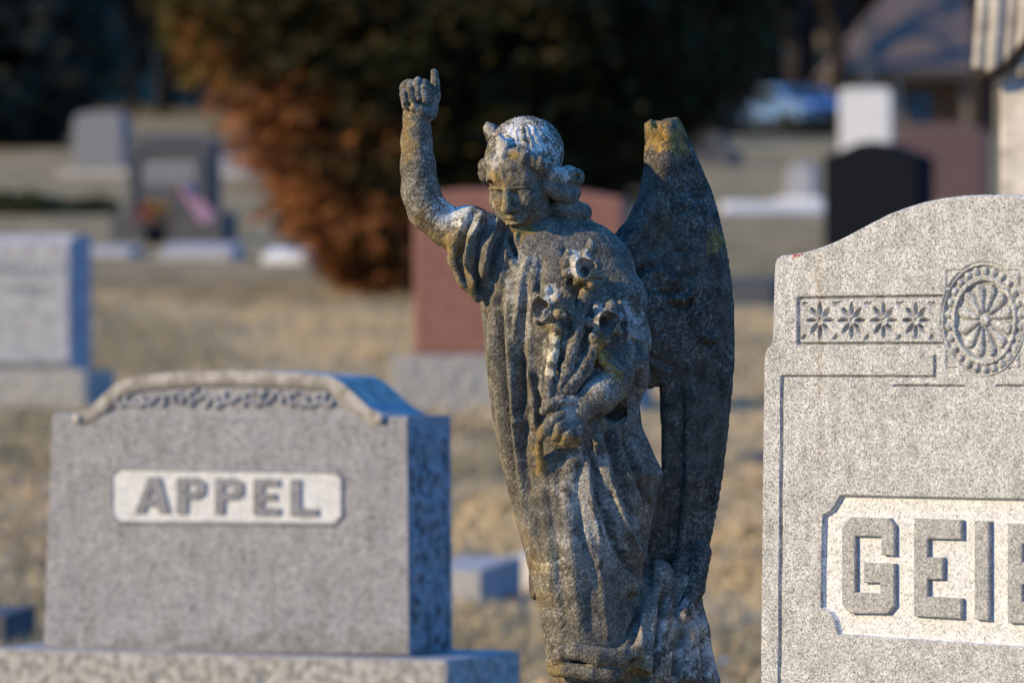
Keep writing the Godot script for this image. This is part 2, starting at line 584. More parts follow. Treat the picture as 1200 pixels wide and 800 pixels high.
	# appends positions (statue pixels) and triangles
	func mesh(pos: PackedVector3Array, tris: PackedInt32Array) -> void:
		var vid := PackedInt32Array()
		vid.resize(f.size())
		vid.fill(-1)
		var cnt := PackedInt32Array()
		cnt.resize(pos.size())
		cnt.fill(1)
		var sx := ny * nz
		var sy := nz
		for ix in range(1, nx - 2):
			for iy in range(1, ny - 2):
				var col := ix * ny + iy
				var z0 := maxi(1, lo_z[col] - 1)
				var z1 := mini(nz - 3, hi_z[col] + 1)
				var base := col * nz
				for iz in range(z0, z1 + 1):
					var i := base + iz
					var a := f[i]
					var neg := a < 0.0
					for axis in 3:
						var st := 1 if axis == 2 else (sy if axis == 1 else sx)
						var b := f[i + st]
						if (b < 0.0) == neg:
							continue
						var t := clampf(a / (a - b), 0.02, 0.98)
						var p := Vector3(o.x + ix * c, o.y + iy * c, o.z + iz * c)
						p[axis] += t * c
						var s1 := sy if axis == 0 else (1 if axis == 1 else sx)
						var s2 := 1 if axis == 0 else (sx if axis == 1 else sy)
						var q := [i - s1 - s2, i - s2, i, i - s1]
						var w := PackedInt32Array([0, 0, 0, 0])
						for e in 4:
							var cell: int = q[e]
							var id := vid[cell]
							if id < 0:
								id = pos.size()
								vid[cell] = id
								pos.append(p)
								cnt.append(1)
							else:
								pos[id] += p
								cnt[id] += 1
							w[e] = id
						if neg:
							tris.append_array(PackedInt32Array([w[0], w[2], w[1], w[0], w[3], w[2]]))
						else:
							tris.append_array(PackedInt32Array([w[0], w[1], w[2], w[0], w[2], w[3]]))
		for i in pos.size():
			if cnt[i] > 1:
				pos[i] = pos[i] / float(cnt[i])

# grooves (-) and ridges (+) laid over the front of a sculpted form, in statue pixels
class Relief:
	var u0 := 440
	var v0 := 60
	var w := 460
	var h := 920
	var d := PackedFloat32Array()
	func _init() -> void:
		d.resize(w * h)
	func line(pts: Array, width: float, amp: float, sharp := 2.0) -> void:
		var got := {}
		for s in range(pts.size() - 1):
			var a := Vector2(pts[s][0], pts[s][1])
			var b := Vector2(pts[s + 1][0], pts[s + 1][1])
			var e := b - a
			var l2 := maxf(e.length_squared(), 1e-6)
			var m := width * 2.6
			for x in range(int(minf(a.x, b.x) - m), int(maxf(a.x, b.x) + m) + 1):
				for y in range(int(minf(a.y, b.y) - m), int(maxf(a.y, b.y) + m) + 1):
					var xi := x - u0
					var yi := y - v0
					if xi < 0 or yi < 0 or xi >= w or yi >= h:
						continue
					var q := Vector2(x, y) - a
					var t := clampf(q.dot(e) / l2, 0.0, 1.0)
					var r := (q - e * t).length() / width
					if r > 2.6:
						continue
					var along := (s + t) / float(pts.size() - 1)
					var k := exp(-pow(r, sharp)) * amp * minf(1.0, minf(along, 1.0 - along) * 7.0 + 0.25)
					var key := yi * w + xi
					if not got.has(key) or absf(got[key]) < absf(k):
						got[key] = k
		for key in got:
			d[key] += got[key]
	func at(u: float, v: float) -> float:
		var x := int(u) - u0
		var y := int(v) - v0
		if x < 0 or y < 0 or x >= w - 1 or y >= h - 1:
			return 0.0
		var fx := u - floorf(u)
		var fy := v - floorf(v)
		var i := y * w + x
		return lerpf(lerpf(d[i], d[i + 1], fx), lerpf(d[i + w], d[i + w + 1], fx), fy)

func face_normals(pos: PackedVector3Array, tris: PackedInt32Array) -> PackedVector3Array:
	var n := PackedVector3Array()
	n.resize(pos.size())
	for i in range(0, tris.size(), 3):
		var a := pos[tris[i]]
		var k := (pos[tris[i + 2]] - a).cross(pos[tris[i + 1]] - a)
		n[tris[i]] += k
		n[tris[i + 1]] += k
		n[tris[i + 2]] += k
	for i in n.size():
		n[i] = n[i].normalized()
	return n

var n_big := FastNoiseLite.new()
var n_mid := FastNoiseLite.new()
var n_pit := FastNoiseLite.new()

# lichen and stain patches, some pale ones with light put into the colour: [u, v, radius, kind, strength]
var growths_and_light: Array = []
var growth_light_bins := {}

func stone_colour(p: Vector3, dark: float) -> Color:
	var v := 800.0 - p.y
	var big := n_big.get_noise_3dv(p * 0.9)
	var mid := n_mid.get_noise_3dv(p)
	var fine := n_mid.get_noise_3dv(p * 4.2 + Vector3(70, 0, 0))
	var base := Color(0.33, 0.30, 0.238).lerp(Color(0.11, 0.10, 0.083), clampf(dark + big * 0.3, 0.0, 1.0))
	# grey-white crust lichen in small rosettes
	var crust := smoothstep(0.06, 0.30, fine * 0.8 + big * 0.35 - 0.02)
	base = base.lerp(Color(0.60, 0.57, 0.50), crust * lerpf(0.5, 0.28, clampf((dark - 0.5) * 2.0, 0.0, 1.0)))
	var black := smoothstep(0.15, 0.45, mid - 0.1)
	base = base.lerp(Color(0.06, 0.06, 0.06), black * 0.35)
	var near: Array = growth_light_bins.get(int(p.x) / 24 * 1000 + int(v) / 24, [])
	for g in near:
		var du: float = p.x - g[0]
		var dv: float = v - g[1]
		var r: float = g[2]
		if absf(du) > r * 1.6 or absf(dv) > r * 1.6:
			continue
		var q := sqrt(du * du + dv * dv) / r
		var edge := 1.0 - q + mid * 0.9 + fine * 0.6
		var amount: float = smoothstep(0.12, 0.4, edge) * g[4] * (0.72 if g[3] == "gold" else 1.0)
		if amount <= 0.0:
			continue
		if g[3] == "gold":
			base = base.lerp(Color(0.55, 0.35, 0.085), amount)
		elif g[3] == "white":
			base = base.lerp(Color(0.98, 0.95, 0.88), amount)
		elif g[3] == "cream":
			base = base.lerp(Color(0.95, 0.86, 0.62), amount)
		else:
			base = base.lerp(Color(0.07, 0.07, 0.07), amount)
	return base

# statue pixels to metres about the statue's foot (u 715, v 960)
func to_metres(p: Vector3) -> Vector3:
	return Vector3((p.x - 715.0) * SP, (p.y + 160.0) * SP, p.z * SP)

func finish(pos: PackedVector3Array, tris: PackedInt32Array, relief: Relief, rough: float, dark: float) -> Array:
	var n := face_normals(pos, tris)
	for i in pos.size():
		var p := pos[i]
		var d := 0.0
		if relief and n[i].z > 0.05:
			d += relief.at(p.x, 800.0 - p.y) * smoothstep(0.05, 0.5, n[i].z)
		d += n_mid.get_noise_3dv(p * 0.8) * rough
		d -= maxf(0.0, n_pit.get_noise_3dv(p) - 0.25) * rough * 2.6
		pos[i] = p + n[i] * d
	n = face_normals(pos, tris)
	var col := PackedColorArray()
	col.resize(pos.size())
	var out := PackedVector3Array()
	out.resize(pos.size())
	for i in pos.size():
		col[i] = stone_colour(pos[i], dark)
		out[i] = to_metres(pos[i])
	var a := []
	a.resize(Mesh.ARRAY_MAX)
	a[Mesh.ARRAY_VERTEX] = out
	a[Mesh.ARRAY_NORMAL] = n
	a[Mesh.ARRAY_COLOR] = col
	a[Mesh.ARRAY_INDEX] = tris
	return a

func as_mesh(a: Array, more := []) -> ArrayMesh:
	var m := ArrayMesh.new()
	m.add_surface_from_arrays(Mesh.PRIMITIVE_TRIANGLES, a)
	for b in more:
		m.add_surface_from_arrays(Mesh.PRIMITIVE_TRIANGLES, b)
	return m

# runs independent computations side by side and returns their results in order
func side_by_side(jobs: Array) -> Array:
	var got := []
	got.resize(jobs.size())
	var ids := []
	for i in jobs.size():
		var job: Callable = jobs[i]
		ids.append(WorkerThreadPool.add_task(func(): got[i] = job.call(), true))
	for id in ids:
		WorkerThreadPool.wait_for_task_completion(id)
	return got

# ------------------------------------------------------------------ the angel
func px3(u: float, v: float, z: float) -> Vector3:
	return Vector3(u, 800.0 - v, z)

func sculpt_head() -> Array:
	var pos := PackedVector3Array()
	var tris := PackedInt32Array()
	var g := Clay.new(Vector3(538, 505, -85), Vector3(712, 668, 80), 1.2)
	var fw := Vector3(-0.38, -0.33, 0.865).normalized()
	var up := Vector3(-0.17, 0.93, 0.29)
	up = (up - fw * up.dot(fw)).normalized()
	var rt := up.cross(fw).normalized()
	var b := Basis(rt, up, fw)
	var o := px3(612, 204, 2)
	var at := func(x: float, y: float, z: float) -> Vector3: return o + b * Vector3(x, y, z)
	g.ball(at.call(0, 14, -8), Vector3(40, 42, 48), 6, false, b)
	g.ball(at.call(0, -14, 12), Vector3(33, 45, 38), 12, false, b)
	g.ball(at.call(0, -54, 28), Vector3(11, 10, 11), 12, false, b)
	for s in [-1.0, 1.0]:
		g.ball(at.call(17 * s, -22, 31), Vector3(14, 16, 14), 12, false, b)
		g.ball(at.call(20 * s, -42, 14), Vector3(11, 12, 15), 12, false, b)
	g.limb(at.call(-20, 5, 39), at.call(20, 5, 39), 8.0, 8.0, 8)
	g.ball(at.call(0, 14, 38), Vector3(26, 16, 12), 8, false, b)
	for s in [-1.0, 1.0]:
		g.ball(at.call(14.5 * s, -7, 52), Vector3(10.5, 7.5, 11.5), 3, true, b)
		g.ball(at.call(14.5 * s, -8, 38.5), Vector3(8.5, 5.5, 8), 1.5, false, b)
		g.limb(at.call(5 * s, -2, 48.5), at.call(24 * s, -3, 42.5), 2.0, 1.8, 2)
		g.limb(at.call(7 * s, -12.5, 46), at.call(22 * s, -12, 41), 1.7, 1.6, 3)
	g.limb(at.call(0, 4, 46), at.call(0, -22, 59), 4.0, 5.4, 3.5)
	g.ball(at.call(0, -25, 60), Vector3(5.8, 5.0, 5.8), 3, false, b)
	for s in [-1.0, 1.0]:
		g.ball(at.call(6.5 * s, -26, 52), Vector3(4.5, 4.5, 5.5), 3, false, b)
	g.ball(at.call(0, -39, 42), Vector3(15, 11, 8), 8, false, b)
	for s in [-1.0, 1.0]:
		g.limb(at.call(1.5 * s, -37, 51), at.call(10 * s, -39.5, 46), 3.2, 2.0, 3)
	g.limb(at.call(-6, -44.5, 48.5), at.call(6, -44.5, 48.5), 3.8, 3.8, 3)
	g.limb(at.call(-12, -41, 51.5), at.call(12, -41, 51.5), 2.2, 2.2, 1.5, true)
	g.ball(at.call(0, -50, 49), Vector3(9, 3, 5), 4, true, b)
	# neck
	g.limb(at.call(8, -30, -20), px3(640, 296, -14), 22, 27, 9)
	# hair: cap, centre parting, rolls along the brow, curls down the neck
	g.ball(at.call(0, 20, -16), Vector3(45, 43, 52), 5, false, b)
	var fringe := [[-41.0, -6.0, 4.0, 7.0], [-40.0, 8.0, 14.0, 8.0], [-32.0, 20.0, 26.0, 8.0], [-18.0, 30.0, 33.0, 8.0], [0.0, 38.0, 33.0, 7.0]]
	for i in range(fringe.size() - 1):
		var p: Array = fringe[i]
		var q: Array = fringe[i + 1]
		g.limb(at.call(p[0], p[1], p[2]), at.call(q[0], q[1], q[2]), p[3], q[3], 4)
		g.limb(at.call(-p[0] + 3.0, p[1], p[2]), at.call(-q[0] + 3.0, q[1], q[2]), p[3], q[3], 4)
	g.chain([[610, 178, 42, 6], [626, 190, 42, 7], [641, 203, 34, 9], [655, 208, 22, 11], [667, 206, 10, 11.5], [675, 208, 2, 10.5]], 3)
	g.chain([[640, 218, 30, 9], [654, 224, 20, 12], [664, 228, 8, 13], [669, 226, 0, 12]], 3)
	g.chain([[656, 244, 6, 11], [670, 247, 2, 13], [682, 249, -4, 12]], 3)
	g.chain([[668, 262, 0, 11], [680, 264, -6, 12], [691, 268, -10, 10], [696, 276, -12, 8]], 3)
	g.limb(px3(640, 215, -24), px3(668, 262, -30), 24, 18, 8)
	g.chain([[568, 207, 12, 7], [565, 202, 8, 5]], 3)
	g.ball(px3(576, 215, 30), Vector3(4, 5, 8), 3, true)
	# worn star ornament and the ridge of the parting
	g.chain([[585, 162, 42, 5], [592, 172, 45, 5], [590, 184, 46, 4]], 4)
	g.ball(px3(655, 196, 44), Vector3(14, 5, 12), 3, true)
	g.ball(px3(676, 208, 14), Vector3(4, 4, 6), 2, true)
	g.ball(px3(646, 225, 52), Vector3(10, 3, 10), 3, true)
	var first := pos.size()
	g.mesh(pos, tris)
	# strands: fine waves over the hair only
	var n := FastNoiseLite.new()
	n.seed = 9
	n.frequency = 0.03
	for i in range(first, pos.size()):
		var q := b.transposed() * (pos[i] - o)
		var from_crown := Vector3(q.x, q.y - 40.0, q.z + 10.0)
		var hairy := smoothstep(39.0, 44.0, Vector3(q.x, q.y - 17.0, (q.z + 14.0) * 0.87).length()) * smoothstep(-6.0, 10.0, q.y + maxf(0.0, -q.z) * 0.6 - 6.0)
		var a := atan2(from_crown.x, from_crown.z)
		var wave := sin(a * 21.0 + n.get_noise_3dv(q) * 7.0 + from_crown.length() * 0.10)
		pos[i] += (pos[i] - o).normalized() * wave * 0.8 * hairy
	return finish(pos, tris, null, 0.35, 0.36)

func sculpt_raised_hand() -> Array:
	var pos := PackedVector3Array()
	var tris := PackedInt32Array()
	var g := Clay.new(Vector3(450, 640, -25), Vector3(535, 735, 52), 0.95)
	g.chain([[489, 158, 11, 17], [488, 140, 12, 16.2]], 6)
	g.ball(px3(490, 120, 11), Vector3(17, 24, 11), 8)
	g.limb(px3(479, 104, 9), px3(500, 108, 9), 11, 10, 6)
	# four fingers folded into the palm, their joints towards the viewer
	for i in 4:
		var u := 473.5 + i * 7.6
		var v: float = [106.0, 99.0, 95.5, 98.0][i]
		g.limb(px3(u + 3, v + 6, 4), px3(u + 1.5, v, 11), 5.4, 5.0, 1.5)
		g.limb(px3(u + 1.5, v, 11), px3(u, v + 5, 23), 5.0, 4.9, 1.2)
		g.limb(px3(u, v + 5, 23), px3(u + 2, v + 20, 24), 4.8, 4.2, 1.2)
	# worn forefinger, still upright
	g.chain([[504, 132, 11, 9.0], [510, 114, 12, 6.4], [510, 98, 11, 5.4], [509, 85, 11, 4.4]], 2.0)
	# thumb across the fingers
	g.chain([[502, 136, 17, 8.0], [494, 131, 24, 6.6], [485, 127, 27, 5.4]], 2)
	g.ball(px3(478, 124, 33), Vector3(6, 3.5, 9), 2, true)
	g.mesh(pos, tris)
	return finish(pos, tris, null, 0.3, 0.3)

func sculpt_holding_hand() -> Array:
	var pos := PackedVector3Array()
	var tris := PackedInt32Array()
	var g := Clay.new(Vector3(612, 262, 20), Vector3(735, 390, 125), 1.0)
	g.chain([[722, 443, 50, 24], [700, 463, 68, 22], [684, 474, 76, 17.5]], 6)
	g.ball(px3(669, 485, 84), Vector3(19, 19, 11), 9, false, Basis(Vector3.FORWARD, 0.7))
	# thumb along the stems
	g.chain([[672, 470, 86, 9], [657, 468, 94, 6.8], [645, 473, 97, 7.2], [637, 480, 96, 6]], 2)
	# forefinger stretched down the stem
	g.chain([[660, 482, 92, 8.6], [648, 491, 100, 6.8], [638, 502, 99, 7], [632, 512, 95, 5.0]], 1.5)
	# the others curled in
	g.chain([[664, 492, 92, 7.2], [655, 499, 103, 6.8], [650, 509, 98, 6.5], [656, 512, 88, 5.4]], 1.3)
	g.chain([[671, 496, 90, 7.2], [664, 506, 102, 6.8], [660, 515, 96, 6.5], [665, 516, 86, 5.4]], 1.3)
	g.chain([[679, 495, 86, 6.8], [674, 507, 96, 7.5], [670, 515, 90, 6], [675, 515, 82, 5]], 1.3)
	g.mesh(pos, tris)
	return finish(pos, tris, null, 0.3, 0.3)

func sculpt_figure() -> Array:
	var pos := PackedVector3Array()
	var tris := PackedInt32Array()
	var g := Clay.new(Vector3(462, -165, -105), Vector3(850, 680, 112), 1.85)
	# robe
	g.robe([[268.0, 612.0, 678.0, -10.0, 20.0], [278.0, 590.0, 702.0, -8.0, 32.0], [290.0, 573.0, 716.0, -6.0, 42.0], [305.0, 563.0, 728.0, -4.0, 51.0], [325.0, 562.0, 735.0, -3.0, 58.0], [350.0, 563.0, 740.0, -2.0, 63.0], [400.0, 567.0, 744.0, 0.0, 68.0], [450.0, 572.0, 746.0, 2.0, 70.0], [500.0, 578.0, 753.0, 2.0, 70.0], [535.0, 585.0, 768.0, 2.0, 71.0], [554.0, 590.0, 778.0, 1.0, 71.0], [575.0, 595.0, 772.0, 2.0, 71.0], [600.0, 602.0, 766.0, 3.0, 72.0], [634.0, 611.0, 760.0, 3.0, 73.0], [646.0, 619.0, 759.0, 3.0, 73.0], [700.0, 632.0, 757.0, 1.0, 74.0], [752.0, 644.0, 760.0, 0.0, 76.0], [800.0, 650.0, 776.0, -2.0, 80.0], [880.0, 642.0, 805.0, -2.0, 88.0], [958.0, 632.0, 828.0, -2.0, 94.0]], 10)
	# the bent leg under the cloth, the belly
	g.chain([[660, 545, 30, 40], [664, 640, 42, 40], [676, 752, 40, 36]], 26)
	g.chain([[650, 340, 34, 34], [655, 420, 40, 34]], 30)
	# neck and shoulders
	g.chain([[640, 270, -16, 22], [640, 292, -10, 30]], 14)
	g.chain([[560, 282, -4, 30], [600, 284, -6, 30], [640, 290, -8, 30], [690, 294, -8, 28], [714, 308, -6, 28]], 26)
	# raised arm
	g.chain([[572, 286, 0, 32], [525, 266, 4, 23], [501, 247, 8, 22.5], [493, 225, 10, 22], [490, 195, 11, 20], [488, 165, 11, 17.5], [488, 140, 12, 15.6]], 6)
	# puffed sleeve of the raised arm
	g.ball(px3(562, 298, 0), Vector3(34, 56, 44), 8, false, Basis(Vector3.FORWARD, -0.28))
	g.ball(px3(550, 268, 2), Vector3(24, 26, 36), 10)
	g.chain([[530, 282, 26, 7], [533, 306, 32, 8], [545, 330, 30, 8], [560, 348, 26, 7]], 6)
	# lowered arm: wide hanging sleeve with an open mouth, forearm coming out
	g.chain([[706, 316, -2, 33], [722, 352, 8, 35], [730, 400, 18, 31], [732, 440, 24, 27], [728, 470, 26, 21]], 10)
	g.chain([[704, 424, 56, 12], [716, 438, 58, 12], [726, 452, 50, 12]], 6)
	g.chain([[702, 468, 58, 13], [716, 484, 46, 14], [722, 494, 42, 11]], 5, true)
	g.chain([[703, 490, 52, 5], [716, 500, 50, 6], [730, 497, 44, 6], [742, 484, 36, 6]], 4)
	g.chain([[735, 425, 38, 24], [700, 462, 64, 21]], 5)
	# rim of the sleeve over the forearm, worn thin
	g.chain([[698, 408, 72, 5], [704, 422, 74, 5], [714, 432, 72, 5], [725, 441, 64, 5]], 4)
	# rolled hem of the overskirt
	g.chain([[648, 771, 66, 9], [658, 761, 80, 10], [674, 757, 88, 10], [700, 764, 90, 11], [726, 765, 84, 10.5], [741, 752, 70, 9], [748, 738, 54, 7]], 3)
	g.chain([[649, 781, 64, 8], [664, 779, 80, 9], [690, 783, 86, 9.5], [714, 785, 84, 9.5], [734, 779, 74, 8]], 3)
	g.chain([[652, 800, 78, 8], [690, 806, 94, 9], [732, 800, 88, 8]], 4, true)
	# folds gathered at the side under the wing
	g.chain([[772, 672, 10, 17], [764, 720, 34, 22], [752, 782, 50, 27]], 8)
	g.chain([[803, 690, 4, 18], [806, 740, 18, 24], [812, 800, 22, 30], [815, 900, 15, 36]], 8)
	g.chain([[782, 700, 20, 10], [784, 760, 36, 12], [786, 840, 40, 14]], 6)
	g.ball(px3(745, 790, 78), Vector3(17, 11, 18), 4, true)
	g.ball(px3(800, 802, 56), Vector3(20, 10, 14), 4, true)
	# ribbon of cloth falling from the hand
	g.chain([[632, 510, 90, 4.5], [631, 528, 80, 5], [634, 544, 74, 5], [640, 554, 70, 4]], 4)
	g.mesh(pos, tris)
	var r := Relief.new()
	# long folds of the robe
	r.line([[584, 352], [587, 420], [593, 500], [604, 580], [616, 636]], 4.5, -13.9)
	r.line([[596, 345], [600, 420], [606, 500], [616, 580], [628, 640]], 5.7, 8.7)
	r.line([[608, 405], [610, 470], [613, 530], [621, 590]], 3.7, -11.3)
	r.line([[574, 380], [579, 460], [588, 540], [600, 600]], 3.3, 5.3)
	r.line([[622, 472], [614, 484], [606, 500]], 3.3, 6.9)
	r.line([[632, 452], [640, 470], [634, 490]], 4.1, -8.7)
	r.line([[622, 430], [626, 470], [628, 500]], 4.1, 6.0)
	r.line([[628, 560], [634, 600], [640, 650], [646, 700]], 6.6, 3.5)
	r.line([[690, 508], [700, 575], [720, 628], [744, 674]], 4.9, -13.9)
	r.line([[698, 502], [712, 560], [731, 615], [752, 660]], 4.9, 8.7)
	r.line([[708, 500], [724, 556], [742, 606]], 3.7, -9.5)
	r.line([[716, 500], [734, 552], [752, 600]], 4.1, 6.0)
	r.line([[728, 505], [745, 550], [760, 596]], 3.7, -8.7)
	r.line([[696, 512], [690, 560], [694, 600], [704, 640]], 4.1, 4.4)
	r.line([[682, 610], [688, 680], [694, 745]], 4.9, -1.8)
	r.line([[700, 640], [706, 700], [712, 750]], 4.9, 3.0)
	r.line([[714, 660], [722, 710], [730, 745]], 4.1, -3.5)
	r.line([[756, 560], [757, 620], [760, 690]], 4.1, -10.4)
	r.line([[740, 690], [746, 720], [738, 750]], 4.9, -12.1)
	r.line([[617, 320], [612, 390], [614, 460], [618, 520]], 3.6, -5.0)
	r.line([[626, 330], [621, 400], [621, 450]], 4.0, 3.5)
	r.line([[575, 420], [582, 500], [594, 580], [606, 630]], 3.0, -4.0)
	r.line([[624, 520], [630, 580], [637, 640], [642, 700]], 3.6, -2.2)
	r.line([[641, 560], [652, 630], [658, 690], [664, 744]], 4.5, -2.2)
	r.line([[656, 570], [668, 640], [674, 700], [680, 744]], 5.5, 2.0)
	r.line([[666, 560], [678, 600], [684, 660]], 4.0, -2.0)
	r.line([[702, 520], [716, 580], [736, 640], [750, 690]], 3.0, -5.0)
	r.line([[740, 520], [752, 560], [764, 590]], 3.5, 4.0)
	r.line([[688, 516], [676, 560], [680, 620], [700, 690]], 4.0, -3.5)
	r.line([[720, 600], [736, 650], [744, 700], [740, 738]], 4.0, 4.5)
	r.line([[660, 520], [654, 560], [656, 600]], 5.0, -2.5)
	# the open neck and small folds on the breast
	r.line([[598, 276], [600, 290], [604, 300]], 3.3, -13.9)
	r.line([[590, 282], [594, 300], [604, 312]], 3.3, 5.3)
	r.line([[620, 300], [612, 330], [608, 370], [606, 400]], 4.1, 6.0)
	r.line([[634, 300], [630, 340], [622, 390]], 4.1, -6.0)
	r.line([[660, 292], [672, 306], [690, 318]], 4.1, -5.3)
	r.line([[580, 360], [584, 350], [590, 342]], 3.3, -5.3)
	# sleeve of the raised arm
	r.line([[556, 250], [542, 276], [538, 306], [548, 336]], 3.3, -11.3)
	r.line([[565, 250], [551, 282], [547, 312], [556, 340]], 3.3, 7.8)
	r.line([[574, 252], [560, 288], [556, 318], [564, 346]], 3.3, -11.3)
	r.line([[584, 256], [570, 292], [566, 326]], 3.3, 6.9)
	r.line([[594, 264], [580, 300], [575, 334]], 3.3, -8.7)
	r.line([[606, 272], [592, 308], [586, 340]], 3.3, 5.3)
	# hanging sleeve
	r.line([[742, 350], [750, 390], [748, 440], [742, 474]], 4.1, -6.9)
	r.line([[735, 395], [742, 400], [752, 402]], 2.5, -6.0)
	r.line([[722, 340], [735, 380], [738, 420]], 4.1, 5.3)
	r.line([[706, 444], [712, 470], [712, 490]], 3.3, -6.9)
	r.line([[728, 458], [731, 476], [728, 494]], 3.3, -6.9)
	# gathered folds
	r.line([[778, 690], [772, 740], [768, 800]], 4.1, -13.9)
	r.line([[796, 735], [792, 770], [788, 800]], 4.1, -13.9)
	r.line([[822, 735], [824, 770], [826, 800]], 3.3, -8.7)
	r.line([[752, 710], [748, 745], [742, 770]], 4.1, 6.9)
	return finish(pos, tris, r, 0.34, 0.42)

func sculpt_wing(near: bool) -> Array:
	var pos := PackedVector3Array()
	var tris := PackedInt32Array()
	var r := Relief.new()
	if near:
		var g := Clay.new(Vector3(690, 60, -110), Vector3(880, 675, 60), 2.0)
		var edge := PackedVector2Array([Vector2(757, 142), Vector2(764, 137), Vector2(776, 139), Vector2(788, 134), Vector2(797, 134), Vector2(805, 148), Vector2(815, 172), Vector2(826, 196), Vector2(837, 222), Vector2(846, 252), Vector2(854, 288), Vector2(860, 325), Vector2(864, 370), Vector2(864, 410), Vector2(861, 455), Vector2(856, 505), Vector2(849, 560), Vector2(840, 612), Vector2(830, 655), Vector2(818, 690), Vector2(800, 700), Vector2(775, 695), Vector2(755, 680), Vector2(745, 600), Vector2(760, 560), Vector2(776, 553), Vector2(776, 500), Vector2(775, 452), Vector2(762, 455), Vector2(735, 430), Vector2(715, 380), Vector2(700, 320), Vector2(704, 286), Vector2(718, 277), Vector2(736, 256), Vector2(749, 228), Vector2(756, 195), Vector2(758, 165)])
		g.plate(edge, 12.0, 9.0, -42.0, 740.0, -0.16, 400.0, 0.055, 6)
		# the thick leading bone and the swell of the covert feathers
		g.chain([[735, 300, -34, 20], [770, 245, -40, 17], [782, 190, -44, 14], [784, 152, -46, 13]], 10)
		g.ball(px3(758, 375, -32), Vector3(30, 80, 22), 14)
		g.ball(px3(812, 330, -46), Vector3(36, 100, 14), 14)
		g.chain([[812, 470, -44, 12], [812, 560, -36, 12], [800, 650, -26, 13]], 14)
		# feather ends at the foot of the wing
		g.chain([[802, 660, -16, 13], [786, 690, 12, 11], [767, 711, 34, 8.5]], 4)
		g.chain([[822, 648, -20, 13], [814, 688, 12, 12], [801, 718, 40, 9.5]], 4)
		g.mesh(pos, tris)
		# feather scallops and quills
		r.line([[768, 300], [774, 320], [786, 330], [796, 326]], 3.5, 6.8)
		r.line([[770, 322], [776, 340], [788, 345], [798, 340]], 3.0, -6.8)
		r.line([[786, 346], [800, 352], [812, 346], [816, 334]], 3.5, 6.8)
		r.line([[788, 354], [802, 360], [815, 353]], 3.0, -7.5)
		r.line([[826, 392], [832, 398], [840, 394], [844, 384]], 3.5, 6.8)
		r.line([[826, 402], [834, 406], [843, 400]], 2.6, -7.5)
		r.line([[826, 350], [824, 380], [826, 398]], 3.0, 4.5)
		r.line([[735, 335], [746, 320], [760, 312], [775, 308]], 4.0, -6.0)
		r.line([[736, 300], [752, 285], [768, 262], [778, 230]], 5.0, -4.5)
		r.line([[768, 420], [790, 430], [800, 460], [798, 560], [788, 660]], 4.0, -5.2)
		r.line([[822, 415], [824, 500], [816, 590], [806, 650]], 4.0, -5.2)
		r.line([[846, 400], [846, 480], [838, 560], [826, 630]], 4.0, -4.5)
		r.line([[812, 200], [826, 250], [838, 300], [846, 360], [848, 420]], 5.0, -3.8)
		r.line([[776, 452], [784, 444], [788, 430]], 5.0, 6.0)
		r.line([[793, 672], [778, 694], [770, 706]], 3.0, -6.0)
		r.line([[768, 140], [774, 150], [776, 165]], 4.0, -7.5)
		r.line([[752, 410], [764, 440], [772, 450]], 4.0, -4.5)
		for q in [[716, 300], [730, 318], [744, 338], [752, 362], [758, 388], [764, 414]]:
			r.line([[q[0] - 8, q[1] - 4], [q[0] + 2, q[1] + 6], [q[0] + 16, q[1] + 6], [q[0] + 26, q[1] - 6]], 2.6, -3.6)
		for q in [[800, 240], [812, 268], [796, 290], [824, 306], [806, 318]]:
			r.line([[q[0] - 7, q[1] - 6], [q[0] - 1, q[1] + 5], [q[0] + 9, q[1] + 5], [q[0] + 14, q[1] - 6]], 2.6, -3.0)
	else:
		var g := Clay.new(Vector3(552, 60, -125), Vector3(716, 675, -35), 2.3)
		var edge := PackedVector2Array([Vector2(565, 145), Vector2(570, 139), Vector2(577, 140), Vector2(588, 147), Vector2(610, 165), Vector2(650, 195), Vector2(690, 250), Vector2(700, 320), Vector2(700, 500), Vector2(660, 640), Vector2(634, 698), Vector2(627, 707), Vector2(621, 702), Vector2(620, 660), Vector2(628, 610), Vector2(636, 520), Vector2(630, 400), Vector2(615, 290), Vector2(590, 215), Vector2(574, 175)])
		g.plate(edge, 11.0, 9.0, -78.0, 640.0, 0.06, 400.0, 0.045, 6)
		g.mesh(pos, tris)
	return finish(pos, tris, r, 0.5, 0.88 if near else 0.7)

